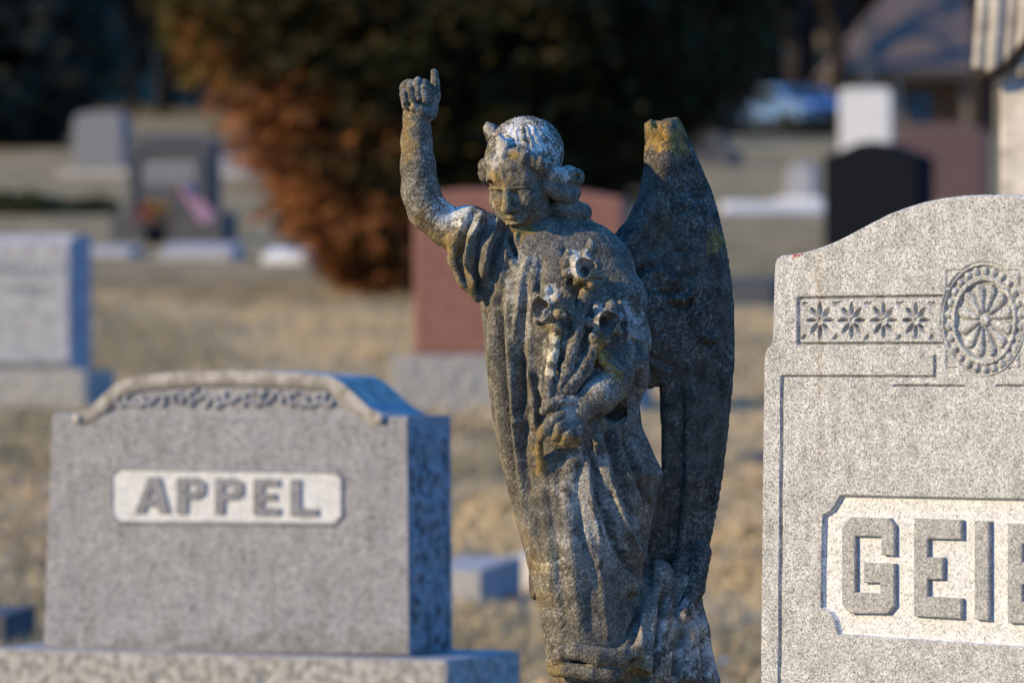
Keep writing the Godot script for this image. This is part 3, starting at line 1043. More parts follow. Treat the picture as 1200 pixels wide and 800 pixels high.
# one lily: a trumpet with recurved worn petals, mouth towards `dir`
func sculpt_lily(c: Vector3, dir: Vector3, radius: float, seed_: int) -> Array:
	var pos := PackedVector3Array()
	var tris := PackedInt32Array()
	var g := Clay.new(c - Vector3.ONE * (radius + 22.0), c + Vector3.ONE * (radius + 16.0), 1.1)
	var r := RandomNumberGenerator.new()
	r.seed = seed_
	var d := dir.normalized()
	var p := d.cross(Vector3.UP).normalized()
	var q := d.cross(p)
	g.limb(c - d * radius * 0.9, c + d * radius * 0.1, radius * 0.45, radius * 0.74, 5)
	# ragged rim of worn petals round the open mouth
	for i in 7:
		var a := TAU * i / 7.0 + r.randf_range(-0.25, 0.25)
		var e := p * cos(a) + q * sin(a)
		var rr := radius * r.randf_range(0.72, 1.0)
		var lift := d * r.randf_range(-3.0, 5.0)
		var fat := radius * r.randf_range(0.2, 0.34)
		g.ball(c + e * rr + lift, Vector3(fat, fat * r.randf_range(0.7, 1.2), fat), 3)
		g.limb(c + e * rr * 0.7, c + e * rr * 1.25 + lift * 1.5 - d * 4.0, fat * 0.8, fat * 0.5, 3)
	g.ball(c + d * radius * 0.42 + p * 2.0, Vector3(0.46, 0.6, 0.5) * radius, 2, true)
	g.ball(c + d * radius * 0.35 - q * 3.0 - p * 2.0, Vector3(0.5, 0.36, 0.5) * radius, 2, true)
	g.limb(c + d * radius * 0.3, c - d * radius * 0.4, radius * 0.36, radius * 0.2, 2, true)
	g.mesh(pos, tris)
	return finish(pos, tris, null, 0.7, 0.25)

func sculpt_chain(chains: Array, cell: float, rough: float, dark: float) -> Array:
	var pos := PackedVector3Array()
	var tris := PackedInt32Array()
	var lo := Vector3.ONE * 1e9
	var hi := -lo
	for ch in chains:
		for p in ch:
			var q := px3(p[0], p[1], p[2])
			lo = lo.min(q - Vector3.ONE * (p[3] + 9.0))
			hi = hi.max(q + Vector3.ONE * (p[3] + 9.0))
	var g := Clay.new(lo, hi, cell)
	for ch in chains:
		g.chain(ch, 3.0)
	g.mesh(pos, tris)
	return finish(pos, tris, null, rough, dark)

func build_angel() -> void:
	n_big.seed = 5
	n_big.frequency = 0.011
	n_big.fractal_octaves = 2
	n_mid.seed = 6
	n_mid.frequency = 0.055
	n_mid.fractal_octaves = 3
	n_pit.seed = 7
	n_pit.noise_type = FastNoiseLite.TYPE_SIMPLEX
	n_pit.frequency = 0.085
	n_pit.fractal_type = FastNoiseLite.FRACTAL_NONE
	growths_and_light = [
		[603, 152, 20, "white", 0.9], [632, 160, 18, "white", 0.85], [650, 182, 13, "white", 0.7], [628, 172, 14, "white", 0.7], [590, 176, 14, "white", 0.7], [580, 190, 12, "white", 0.6], [660, 202, 16, "white", 0.6],
		[524, 252, 20, "white", 0.95], [543, 248, 16, "white", 0.85], [552, 262, 14, "white", 0.7], [575, 250, 13, "white", 0.5], [528, 246, 10, "white", 0.8],
		[572, 142, 9, "white", 0.4], [603, 184, 9, "gold", 0.8], [625, 190, 7, "gold", 0.7],
		[584, 216, 14, "gold", 0.5], [604, 226, 8, "gold", 0.5], [588, 240, 13, "gold", 0.55], [600, 260, 10, "gold", 0.45], [615, 272, 14, "gold", 0.85], [580, 206, 12, "gold", 0.35],
		[475, 150, 14, "gold", 0.55], [478, 175, 16, "gold", 0.55], [480, 128, 9, "gold", 0.4], [500, 272, 26, "gold", 0.42], [520, 285, 20, "gold", 0.42], [535, 310, 22, "gold", 0.45], [548, 340, 16, "gold", 0.5], [540, 280, 18, "gold", 0.3],
		[768, 156, 22, "gold", 0.75], [790, 158, 24, "gold", 0.75], [800, 178, 12, "gold", 0.5], [842, 282, 17, "gold", 0.8], [840, 292, 9, "gold", 0.6],
		[645, 348, 14, "white", 0.7], [640, 370, 12, "white", 0.4], [655, 360, 12, "gold", 0.7], [648, 382, 10, "gold", 0.4],
		[650, 398, 12, "cream", 0.9], [647, 416, 11, "cream", 0.9], [644, 436, 9, "cream", 0.8], [655, 394, 8, "gold", 0.8],
		[675, 318, 10, "white", 0.7], [688, 306, 12, "white", 0.6], [672, 300, 9, "white", 0.6], [682, 336, 12, "gold", 0.5], [700, 365, 10, "white", 0.5], [696, 384, 10, "white", 0.5], [702, 402, 12, "gold", 0.8], [676, 334, 9, "gold", 0.6],
		[704, 420, 11, "gold", 0.95], [713, 431, 10, "gold", 0.95], [723, 440, 8, "gold", 0.95], [700, 410, 9, "gold", 0.9],
		[631, 505, 9, "gold", 0.6], [631, 525, 9, "gold", 0.8], [635, 545, 9, "gold", 0.9], [655, 512, 10, "gold", 0.7], [668, 515, 10, "gold", 0.7],
		[612, 628, 14, "gold", 0.3], [626, 660, 18, "gold", 0.35], [634, 700, 16, "gold", 0.3], [648, 785, 18, "gold", 0.5], [746, 785, 20, "gold", 0.6],
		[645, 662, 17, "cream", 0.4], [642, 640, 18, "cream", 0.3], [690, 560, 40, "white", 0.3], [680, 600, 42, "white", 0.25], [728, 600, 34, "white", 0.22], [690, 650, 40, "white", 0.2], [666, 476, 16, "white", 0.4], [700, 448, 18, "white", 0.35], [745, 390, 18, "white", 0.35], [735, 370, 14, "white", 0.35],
		[800, 738, 36, "white", 0.4], [826, 765, 30, "white", 0.4], [760, 735, 26, "white", 0.25], [790, 780, 26, "white", 0.25], [612, 318, 22, "white", 0.3], [605, 345, 20, "white", 0.25], [612, 380, 18, "white", 0.22], [600, 640, 20, "black", 0.3], [640, 600, 24, "black", 0.45], [636, 640, 16, "black", 0.5],  # pale patches on the gathered side folds: lichen, and lit cloth painted in
	]
	for g in growths_and_light:
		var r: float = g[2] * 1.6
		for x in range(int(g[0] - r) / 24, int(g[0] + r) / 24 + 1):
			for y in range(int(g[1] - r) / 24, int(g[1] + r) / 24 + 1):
				if not growth_light_bins.has(x * 1000 + y):
					growth_light_bins[x * 1000 + y] = []
				growth_light_bins[x * 1000 + y].append(g)
	var made := side_by_side([
		func(): return sculpt_figure(),
		func(): return sculpt_wing(true),
		func(): return sculpt_wing(false),
		func(): return sculpt_chain([[[652, 388, 76, 8], [648, 412, 84, 7], [644, 440, 90, 6.5], [641, 470, 92, 6]], [[685, 345, 70, 8], [676, 390, 78, 8], [664, 430, 86, 7.5], [650, 468, 90, 6]], [[700, 398, 74, 9], [684, 430, 80, 9], [668, 456, 84, 7]], [[660, 402, 72, 9], [672, 418, 76, 9]]], 1.5, 1.0, 0.35),
		func(): return sculpt_chain([[[634, 440, 78, 3], [637, 455, 82, 7], [640, 470, 84, 5], [637, 484, 86, 3]], [[690, 420, 80, 3], [676, 440, 84, 9], [664, 455, 86, 9], [652, 468, 88, 3]]], 1.5, 0.8, 0.4),
		func(): return sculpt_lily(px3(641, 361, 84), Vector3(-0.72, -0.12, 0.66), 24.0, 1),
		func(): return sculpt_lily(px3(684, 318, 74), Vector3(0.15, 0.3, 0.85), 21.0, 2),
		func(): return sculpt_lily(px3(708, 378, 74), Vector3(0.4, -0.05, 0.9), 23.0, 3),
		func(): return sculpt_chain([[[664, 322, 66, 7], [662, 308, 68, 7], [666, 298, 70, 5]], [[686, 304, 64, 7], [692, 292, 66, 7], [691, 284, 66, 4]], [[660, 335, 66, 6], [665, 352, 68, 9], [672, 372, 68, 10]]], 1.5, 1.1, 0.35),
		func(): return sculpt_head(),
		func(): return sculpt_raised_hand(),
		func(): return sculpt_holding_hand(),
	])
	var t := thing("angel_statue", "weathered stone angel with one arm raised, holding lilies against its breast", "statue", Vector3((715.0 - 600.0) * SP, EYE - (960.0 - 400.0) * SP, -STATUE_DEPTH))
	part("robed_figure", as_mesh(made[0], [made[9], made[10], made[11]]), mats.statue, t)
	part("wing", as_mesh(made[1]), mats.statue, t)
	part("wing", as_mesh(made[2]), mats.statue, t)
	var bq := part("lily_stems", as_mesh(made[3]), mats.statue, t)
	part("leaf", as_mesh(made[4]), mats.statue, bq)
	part("lily", as_mesh(made[5]), mats.statue, t)
	part("lily", as_mesh(made[6]), mats.statue, t)
	part("lily", as_mesh(made[7]), mats.statue, t)
	part("lily_bud", as_mesh(made[8]), mats.statue, t)
	# pedestal below the picture
	part("plinth", block(Vector3(-0.24, -0.10, -0.22), Vector3(0.24, 0.0, 0.22), 0.015), mats.rock_face, t)
	part("pedestal", block(Vector3(-0.2, -0.52, -0.18), Vector3(0.2, -0.10, 0.18), 0.01), mats.rock_face, t)
	part("footing", block(Vector3(-0.3, -0.72, -0.28), Vector3(0.3, -0.52, 0.28), 0.02), mats.rock_face, t)

# ------------------------------------------------------------------ headstones
# the plane of a stone's face, measured on the photograph: picture points to metres on the face
class Face:
	var node_pos: Vector3       # foot of the stone on the lawn, below the point (u0)
	var yaw: float              # turn of the stone: its face looks this far to the viewer's left
	var p0: Vector3
	var n: Vector3
	var s: Vector3
	func _init(u0: float, d0: float, yaw_: float, foot_y: float) -> void:
		yaw = yaw_
		p0 = Vector3((u0 - 600.0) / 6000.0 * d0, 1.5, -d0)
		n = Vector3(-sin(yaw), 0, cos(yaw))
		s = Vector3(cos(yaw), 0, sin(yaw))
		node_pos = Vector3(p0.x, foot_y, p0.z)
	func st(u: float, v: float) -> Vector2:
		var d := Vector3((u - 600.0) / 6000.0, -(v - 400.0) / 6000.0, -1.0)
		var eye := Vector3(0, 1.5, 0)
		var t := (p0 - eye).dot(n) / d.dot(n)
		var p := eye + d * t
		return Vector2((p - p0).dot(s), p.y - node_pos.y)
	func poly(pts: Array) -> PackedVector2Array:
		var r := PackedVector2Array()
		for p in pts:
			r.append(st(p[0], p[1]))
		return r

# --- the carved granite headstone
var g_panel := PackedVector2Array()
func seg(p: Vector2, a: Vector2, b: Vector2) -> float:
	var e := b - a
	var t := clampf((p - a).dot(e) / e.length_squared(), 0.0, 1.0)
	return (p - a - e * t).length()

func poly_dist(p: Vector2, poly: PackedVector2Array) -> float:
	var best := 1e9
	var inside := false
	var n := poly.size()
	for i in n:
		var a := poly[i]
		var b := poly[(i + 1) % n]
		best = minf(best, seg(p, a, b))
		if (a.y > p.y) != (b.y > p.y) and p.x < (b.x - a.x) * (p.y - a.y) / (b.y - a.y) + a.x:
			inside = not inside
	return -best if inside else best

# [depth in metres (negative = cut in), zone]: 0 plain face, 1 frieze, 2 medallion, 3 name field
func carved(u: float, v: float) -> Vector2:
	var p := Vector2(u, v)
	# medallion, in its own round measure: the stone is seen aslant
	var m := Vector2((u - 1152.8) / 0.735, v - 375.0)
	var r := m.length()
	if absf(u - 1152.8) < 52.0 and absf(v - 375.0) < 72.0:
		var sq := maxf(absf(u - 1152.8) / 44.0, absf(v - 374.5) / 58.5)
		if r < 69.0:
			var h := 0.0
			if r > 64.5:
				h = -0.0035 * smoothstep(69.0, 67.8, r)
				h = lerpf(h, 0.0, smoothstep(67.0, 65.6, r))
			elif r > 51.5:
				# ring of beads in a sunk channel
				h = -0.007 * smoothstep(64.5, 63.2, r) * smoothstep(51.5, 52.8, r)
				var a := atan2(m.y, m.x)
				var k := TAU / 26.0
				var off := (a / k - floorf(a / k) - 0.5) * k * 58.0
				var q := Vector2(off, r - 58.0).length() / 5.4
				if q < 1.0:
					h = maxf(h, -0.007 + 0.0072 * sqrt(1.0 - q * q * 0.92))
			elif r > 46.5:
				h = -0.0008
			else:
				h = -0.009 * smoothstep(46.5, 45.0, r)
				var k := TAU / 12.0
				var a := atan2(m.y, m.x) + k * 0.5 + 0.26
				var off := (a / k - floorf(a / k) - 0.5) * k
				var half := 0.205 * smoothstep(7.0, 16.0, r) + 0.02
				var across := absf(off) * r
				var wide := half * minf(r, 36.0)
				if r > 36.0:
					wide = sqrt(maxf(0.0, 1.0 - pow((r - 36.0) / 7.4, 2.0))) * 36.0 * half
				if r > 9.0 and across < wide:
					h = -0.009 + 0.0075 * sqrt(maxf(0.0, 1.0 - pow(across / wide, 2.0))) + 0.0006
				if r < 8.6:
					h = -0.009
				if r < 7.2:
					h = -0.004 + 0.003 * sqrt(1.0 - r * r / 52.0)
			return Vector2(h, 2)
		if sq < 1.0:
			# frame behind the ring: outline groove and sunk corners
			var h := 0.0
			if sq > 0.955:
				h = -0.0035
			elif sq < 0.86 and sq > 0.5 and r > 72.5 and sq < 0.87:
				h = -0.006 * smoothstep(0.87, 0.84, sq) * smoothstep(72.5, 74.5, r)
			return Vector2(h, 2)
	if u > 934.0 and u < 1105.0 and v > 344.0 and v < 406.0:
		var h := 0.0
		var top := seg(p, Vector2(936, 349.5), Vector2(1104, 347.0))
		var bot := seg(p, Vector2(936, 403), Vector2(1104, 402.5))
		var lft := seg(p, Vector2(936, 349.5), Vector2(936, 403))
		var near := minf(top, minf(bot, lft))
		h = -0.008 * smoothstep(1.9, 0.8, near)
		if u > 938.0 and v > 350.5 and v < 401.5:
			for i in 4:
				var c := Vector2([961.3, 998.2, 1035.8, 1073.6][i], 375.6)
				var q := Vector2((u - c.x) / 0.74, v - c.y)
				var rr := q.length()
				if rr < 23.0:
					if rr < 3.2:
						h = minf(h, -0.003)
					elif rr > 5.6:
						var k := TAU / 8.0
						var a := atan2(q.y, q.x) / k + 0.5
						var off := (a - floorf(a) - 0.5) * k * rr
						var f := clampf((rr - 5.6) / 16.0, 0.0, 1.0)
						var wide := 3.5 * pow(sin(PI * pow(f, 0.8)), 0.8)
						if absf(off) < wide:
							h = minf(h, -0.013 * (1.0 - absf(off) / wide))
			for i in 5:
				var uc: float = [943.0, 979.8, 1017.0, 1054.7, 1092.5][i]
				for s in [-1.0, 1.0]:
					var dy: float = (v - (376.0 + s * 17.6)) * s
					var w: float = (dy + 3.0) * 0.62
					if dy > -3.0 and dy < 4.2 and absf(u - uc) < w:
						h = minf(h, -0.0055 * minf(1.0, (w - absf(u - uc)) * 0.6 + 0.3))
		return Vector2(h, 1)
	# name field
	if u > 955.0 and v > 572.0 and v < 770.0:
		var d := poly_dist(p, g_panel)
		if d < 1.2:
			return Vector2(-0.0095 * smoothstep(1.2, -1.2, d), 3 if d < -0.4 else 0)
	# ruled lines
	var l := minf(seg(p, Vector2(917, 441), Vector2(1096, 441.5)), seg(p, Vector2(1096, 417), Vector2(1096, 441.5)))
	l = minf(l, minf(seg(p, Vector2(1048, 452), Vector2(1130, 452.5)), seg(p, Vector2(1169, 452), Vector2(1257, 453))))
	var h2 := -0.007 * smoothstep(1.5, 0.6, l)
	var w2 := seg(p, Vector2(917, 441), Vector2(913, 900))
	return Vector2(minf(h2, -0.009 * smoothstep(1.8, 0.8, w2)), 0)

func build_carved_stone() -> void:
	var foot := ground_y(0.7, -8.6)
	var f := Face.new(1153.0, 8.35, deg_to_rad(43.0), foot)
	var t := thing("carved_headstone", "pale speckled granite headstone carved with a rosette and raised block letters", "headstone", f.node_pos, -f.yaw)
	var pn := [[985, 581], [980, 590], [975, 598], [965, 604], [963.5, 660], [963, 712], [973, 717], [979, 727], [983, 743], [1200, 757.5], [1326, 765], [1331, 748], [1340, 738], [1350, 733], [1350, 606], [1338, 600], [1331, 592], [1326, 583.5], [1200, 585.5]]
	for q in pn:
		g_panel.append(Vector2(q[0], q[1]))
	# outline of the face: left half as measured, right half its mirror
	var edge := [[890, 905], [893, 700], [895.5, 470], [896.5, 416], [899, 407], [904, 402], [906.5, 396], [907.5, 340], [908.5, 309], [910.5, 302], [915, 299.5], [932, 297.5], [950, 293.5], [968, 287.5], [985, 280], [1002, 271], [1020, 261.5], [1040, 251.5], [1060, 243.5], [1082, 236.8], [1105, 232], [1128, 229.2], [1153, 228]]
	var left := f.poly(edge)
	var s_left := left[0].x
	# columns and rows
	var cols := PackedFloat32Array()
	var u := 890.0
	while u < 1206.0:
		cols.append(f.st(u, 500).x)
		u += 0.95
	var s := cols[cols.size() - 1]
	var s_end := -s_left
	while s < s_end - 0.012:
		s += 0.012
		cols.append(s)
	cols.append(s_end)
	var vs := PackedFloat32Array()
	var rows := 600
	var t_low := f.st(1000, 815).y
	var top_at := func(x: float) -> float:
		var q := -absf(x)
		for i in range(left.size() - 1):
			if q <= left[i + 1].x and left[i + 1].x > left[i].x:
				return lerpf(left[i].y, left[i + 1].y, clampf((q - left[i].x) / (left[i + 1].x - left[i].x), 0.0, 1.0))
		return left[left.size() - 1].y
	# back to picture points along the face, for the carving
	var eye := Vector3(0, EYE, 0)
	var nc := cols.size()
	var pos := PackedVector3Array()
	var zone := PackedInt32Array()
	pos.resize(nc * (rows + 1))
	zone.resize(nc * (rows + 1))
	var tint := PackedColorArray()
	tint.resize(nc * (rows + 1))
	tint.fill(Color.WHITE)
	var sn := FastNoiseLite.new()
	sn.seed = 77
	sn.frequency = 0.12
	var strips := []
	for k in 4:
		strips.append(func():
			for i in range(nc * k / 4, nc * (k + 1) / 4):
				var x := cols[i]
				var tt: float = top_at.call(x)
				for j in rows + 1:
					var y := lerpf(t_low, tt, float(j) / rows)
					var w := f.p0 + f.s * x
					w.y = foot + y
					var d := w - eye
					var pu := 600.0 - d.x / d.z * LENS
					var pv := 400.0 + d.y / d.z * LENS
					var c := carved(pu, pv) if pu < 1206.0 else Vector2(-0.0095 if poly_dist(Vector2(pu, pv), g_panel) < 0.0 else 0.0, 3 if poly_dist(Vector2(pu, pv), g_panel) < 0.0 else 0)
					# softened arris
					var rim := minf(tt - y, x - s_left)
					rim = minf(rim, s_end - x)
					var drop := 0.0
					if rim < 0.004:
						drop = -0.004 * pow(1.0 - rim / 0.004, 2.0)
					pos[i * (rows + 1) + j] = Vector3(x, y, c.x + drop)
					zone[i * (rows + 1) + j] = int(c.y)
					var weather := smoothstep(-0.1, 0.5, sn.get_noise_2d(pu * 0.5 + 300.0, pv * 0.06)) * 0.13 + smoothstep(0.0, 0.6, sn.get_noise_2d(pu * 0.16, pv * 0.16 + 90.0)) * 0.12
					tint[i * (rows + 1) + j] = Color(1.0 - weather, 1.0 - weather, 1.0 - weather * 1.1)
					# rusty run-off from the shoulder: a broken streak with a thin tail
					var off := absf(pu - 960.5 - sn.get_noise_2d(pv * 0.4, 3.0) * 2.0)
					var wide := 5.0 if pv < 350.0 else (2.5 if pv < 470.0 else 1.1)
					if off < wide and pv > 298.0 and pv < 705.0:
						var rust := smoothstep(-0.25, 0.3, sn.get_noise_2d(pu * 1.4, pv)) * (0.6 if pv < 470.0 else 0.45)
						tint[i * (rows + 1) + j] = tint[i * (rows + 1) + j].lerp(Color(0.72, 0.5, 0.34), rust))
	side_by_side(strips)
	var names := ["tablet", "flower_frieze", "rosette_medallion", "name_field"]
	var skins := [mats.granite_face, mats.granite_face, mats.granite_face, mats.granite_field]
	var idx := [PackedInt32Array(), PackedInt32Array(), PackedInt32Array(), PackedInt32Array()]
	var all := PackedInt32Array()
	for i in nc - 1:
		for j in rows:
			var a := i * (rows + 1) + j
			var b := a + rows + 1
			var z := maxi(zone[a], zone[b + 1])
			var q := PackedInt32Array([a, a + 1, b + 1, a, b + 1, b])
			idx[z].append_array(q)
			all.append_array(q)
	var nr := face_normals(pos, all)
	for z in 4:
		var ids := {}
		var vp := PackedVector3Array()
		var vn := PackedVector3Array()
		var vc := PackedColorArray()
		var vi := PackedInt32Array()
		for k in idx[z]:
			if not ids.has(k):
				ids[k] = vp.size()
				vp.append(pos[k])
				vn.append(nr[k])
				vc.append(tint[k])
			vi.append(ids[k])
		var arr := []
		arr.resize(Mesh.ARRAY_MAX)
		arr[Mesh.ARRAY_VERTEX] = vp
		arr[Mesh.ARRAY_NORMAL] = vn
		arr[Mesh.ARRAY_COLOR] = vc
		arr[Mesh.ARRAY_INDEX] = vi
		var m := ArrayMesh.new()
		m.add_surface_from_arrays(Mesh.PRIMITIVE_TRIANGLES, arr)
		part(names[z], m, skins[z], t)
	# sides, top and back of the slab
	var full := left.duplicate()
	for i in range(left.size() - 2, -1, -1):
		full.append(Vector2(-left[i].x, left[i].y))
	var so := Soup.new()
	var thick := 0.24
	for i in range(full.size() - 1):
		var a := full[i]
		var b := full[i + 1]
		so.quad(Vector3(a.x, a.y, -0.004), Vector3(a.x, a.y, -thick), Vector3(b.x, b.y, -thick), Vector3(b.x, b.y, -0.004))
	var tri := Geometry2D.triangulate_polygon(full)
	for i in range(0, tri.size(), 3):
		so.tri(Vector3(full[tri[i]].x, full[tri[i]].y, -thick), Vector3(full[tri[i + 1]].x, full[tri[i + 1]].y, -thick), Vector3(full[tri[i + 2]].x, full[tri[i + 2]].y, -thick))
	# lower face, under the picture's edge
	var low := left[0].y
	so.quad(Vector3(s_left, low, -0.0005), Vector3(s_left, t_low, -0.0005), Vector3(s_end, t_low, -0.0005), Vector3(s_end, low, -0.0005))
	part("slab", so.done(), mats.granite, t)
	# crumbs of red lichen on the shoulder
	for q in [[932.0, 299.5, 2.2], [936.5, 299.0, 1.6], [939.5, 297.8, 1.3], [930.0, 301.5, 1.2]]:
		var cr := Soup.new()
		var rim := PackedVector2Array()
		for i in 9:
			var rr: float = q[2] * (0.7 + 0.4 * sin(i * 2.4 + q[0]))
			rim.append(f.st(q[0] + cos(i * TAU / 9.0) * rr, q[1] + sin(i * TAU / 9.0) * rr))
		cr.prism(rim, -0.003, 0.0008, 0.0)
		part("red_lichen", cr.done(), mats.red_lichen, t)
	# raised letters of the name
	var glyphs := [
		[[290, 315], [405, 318], [420, 340], [420, 428], [382, 425], [382, 372], [305, 370], [305, 535], [378, 538], [378, 507], [330, 507], [330, 447], [420, 451], [420, 575], [400, 598], [290, 597], [266, 570], [266, 345]],
		[[477, 318], [617, 323], [617, 380], [518, 378], [518, 432], [562, 433], [562, 497], [518, 497], [518, 547], [617, 553], [617, 613], [477, 605]],
		[[655, 325], [698, 327], [698, 618], [655, 615]],
		[[752, 333], [895, 338], [895, 395], [795, 393], [795, 447], [840, 448], [840, 512], [795, 512], [795, 562], [895, 568], [895, 630], [752, 625]]]
	for gl in glyphs:
		var pts := []
		for q in gl:
			pts.append([880.0 + q[0] / 2.5, 480.0 + q[1] / 2.5])
		var sl := Soup.new()
		sl.prism(f.poly(pts), -0.0105, 0.0, 0.0018)
		part("letter", sl.done(), mats.granite_letter, t)
	part("base", rock_block(Vector3(s_left - 0.12, -0.1, -thick - 0.1), Vector3(-s_left + 0.12, low + 0.002, 0.1), 0.012, 5), mats.rock_face, t)

# an outline with a hole, joined by a hair-thin slit
func pierced(outer: PackedVector2Array, hole: PackedVector2Array) -> PackedVector2Array:
	if hole.size() == 0:
		return outer
	if Geometry2D.is_polygon_clockwise(outer):
		outer.reverse()
	if not Geometry2D.is_polygon_clockwise(hole):
		hole.reverse()
	var bi := 0
	var bj := 0
	var best := 1e9
	for i in outer.size():
		for j in hole.size():
			var q := outer[i].distance_squared_to(hole[j])
			if q < best:
				best = q
				bi = i
				bj = j
	var out := PackedVector2Array()
	for i in range(0, bi + 1):
		out.append(outer[i])
	for k in hole.size():
		out.append(hole[(bj + k) % hole.size()])
	var back := (hole[(bj + hole.size() - 1) % hole.size()] - hole[bj]).normalized() * 0.0002
	out.append(hole[bj] + back)
	var fwd := (outer[(bi + 1) % outer.size()] - outer[bi]).normalized() * 0.0002
	out.append(outer[bi] + fwd)
	for i in range(bi + 1, outer.size()):
		out.append(outer[i])
	return out

# --- the monument lettered APPEL
func build_appel_stone() -> void:
	var foot := ground_y(-0.8, -13.0)
	var f := Face.new(478.0, 13.0, deg_to_rad(24.0), foot)
	var t := thing("family_monument", "grey granite monument lettered APPEL under a curved moulded pediment", "monument", f.node_pos, -f.yaw)
	var die := f.poly([[50, 762], [60, 490], [63, 484], [478, 488], [480, 768]])
	var depth := 0.26
	var s := Soup.new()
	s.prism(die, -depth, 0.0, 0.004)
	part("die", s.done(), mats.grey_granite, t)
	# its dressed front, with water streaks under the shoulders and damp rising from the base
	var fp := PackedVector3Array()
	var fc := PackedColorArray()
	var fi := PackedInt32Array()
	var wn := FastNoiseLite.new()
	wn.seed = 19
	wn.frequency = 0.02
	wn.fractal_octaves = 4
	for j in 91:
		for i in 131:
			var a := i / 130.0
			var b := j / 90.0
			var uu := lerpf(lerpf(52.0, 62.0, b), lerpf(479.0, 477.0, b), a)
			var vv := lerpf(lerpf(761.0, 486.5, b), lerpf(766.0, 489.5, b), a)
			var q := f.st(uu, vv)
			fp.append(Vector3(q.x, q.y, 0.0012))
			var damp := smoothstep(-0.05, 0.25, wn.get_noise_2d(uu * 1.2, vv * 1.5) * 0.6 + (vv - 738.0) * 0.012)
			var run := smoothstep(0.12, 0.4, wn.get_noise_2d(uu * 3.0, vv * 0.18))
			var pale := smoothstep(0.15, 0.45, wn.get_noise_2d(uu * 2.6 + 500.0, vv * 0.22))
			fc.append(Color(1, 1, 1).lerp(Color(0.66, 0.64, 0.58), damp * 0.8).lerp(Color(0.8, 0.78, 0.74), run * 0.6).lerp(Color(1.12, 1.12, 1.12), pale * 0.6))
			if i < 130 and j < 90:
				var o := j * 131 + i
				fi.append_array(PackedInt32Array([o, o + 131, o + 132, o, o + 132, o + 1]))
	var fa := []
	fa.resize(Mesh.ARRAY_MAX)
	fa[Mesh.ARRAY_VERTEX] = fp
	fa[Mesh.ARRAY_NORMAL] = face_normals(fp, fi)
	fa[Mesh.ARRAY_COLOR] = fc
	fa[Mesh.ARRAY_INDEX] = fi
	part("dressed_front", as_mesh(fa), mats.grey_face, t)
	# the end is left rough from the quarry, with random dark mottling in its colour
	fp = PackedVector3Array()
	fc = PackedColorArray()
	fi = PackedInt32Array()
	for j in 71:
		for i in 31:
			var y := lerpf(die[4].y + 0.004, die[3].y - 0.03, j / 70.0)
			var x := lerpf(die[4].x, die[3].x, j / 70.0)
			var z := lerpf(-0.012, -depth + 0.012, i / 30.0)
			var q := wn.get_noise_3d(z * 900.0, y * 700.0, 40.0)
			var edge := minf(minf(i, 30 - i) / 3.0, minf(j, 70 - j) / 3.0)
			fp.append(Vector3(x + 0.001 + clampf(edge, 0.0, 1.0) * (0.007 + q * 0.014), y, z))
			fc.append(Color(1, 1, 1).lerp(Color(0.34, 0.34, 0.33), smoothstep(0.0, 0.28, wn.get_noise_3d(z * 1500.0, y * 1100.0, 90.0))))
			if i < 30 and j < 70:
				var o := j * 31 + i
				fi.append_array(PackedInt32Array([o, o + 31, o + 32, o, o + 32, o + 1]))
	fa = []
	fa.resize(Mesh.ARRAY_MAX)
	fa[Mesh.ARRAY_VERTEX] = fp
	fa[Mesh.ARRAY_NORMAL] = face_normals(fp, fi)
	fa[Mesh.ARRAY_COLOR] = fc
	fa[Mesh.ARRAY_INDEX] = fi
	part("rough_end", as_mesh(fa), mats.grey_face, t)
	# pediment: a low curved gable standing on the shoulders
	var ped := f.poly([[93, 486], [105, 480], [125, 462], [140, 449], [180, 441], [240, 437.5], [300, 437.5], [350, 440], [396, 446], [412, 458], [430, 474], [446, 484], [448, 490]])
	s = Soup.new()
	s.prism(ped, -depth + 0.012, -0.006, 0.0)
	part("pediment", s.done(), mats.grey_granite, t)
	# cornice moulding that follows the gable: a swept bar with a fillet under it, ending in small scrolls
	var rib := f.poly([[92, 484], [98, 482], [105, 478], [122, 462], [134, 451], [142, 446.5], [160, 441], [200, 436.5], [250, 434.5], [300, 434.5], [350, 437], [388, 441], [396, 445], [404, 450], [414, 459], [430, 474], [437, 480], [446, 484]])
	for bar in [["moulding", 0.0, 0.03, 0.008], ["fillet", 0.031, 0.007, 0.004]]:
		s = Soup.new()
		var ring := PackedVector2Array()
		var under := PackedVector2Array()
		for i in rib.size():
			var a := rib[maxi(i - 1, 0)]
			var b := rib[mini(i + 1, rib.size() - 1)]
			var nn := Vector2(-(b - a).y, (b - a).x).normalized()
			ring.append(rib[i] - nn * (bar[1] as float))
			under.append(rib[i] - nn * ((bar[1] as float) + (bar[2] as float)))
		under.reverse()
		ring.append_array(under)
		s.prism(ring, -depth + 0.01, bar[3], 0.002)
		part(bar[0], s.done(), mats.stained_trim, t)
	for e in [rib[0], rib[rib.size() - 1]]:
		s = Soup.new(true)
		s.tube(Vector3(e.x, e.y - 0.012, -depth + 0.02), Vector3(e.x, e.y - 0.014, 0.011), 0.014, 0.014, 14)
		part("scroll", s.done(), mats.stained_trim, t)
	# carved leaves under the moulding: curled lobes in relief
	var fr := RandomNumberGenerator.new()
	fr.seed = 4
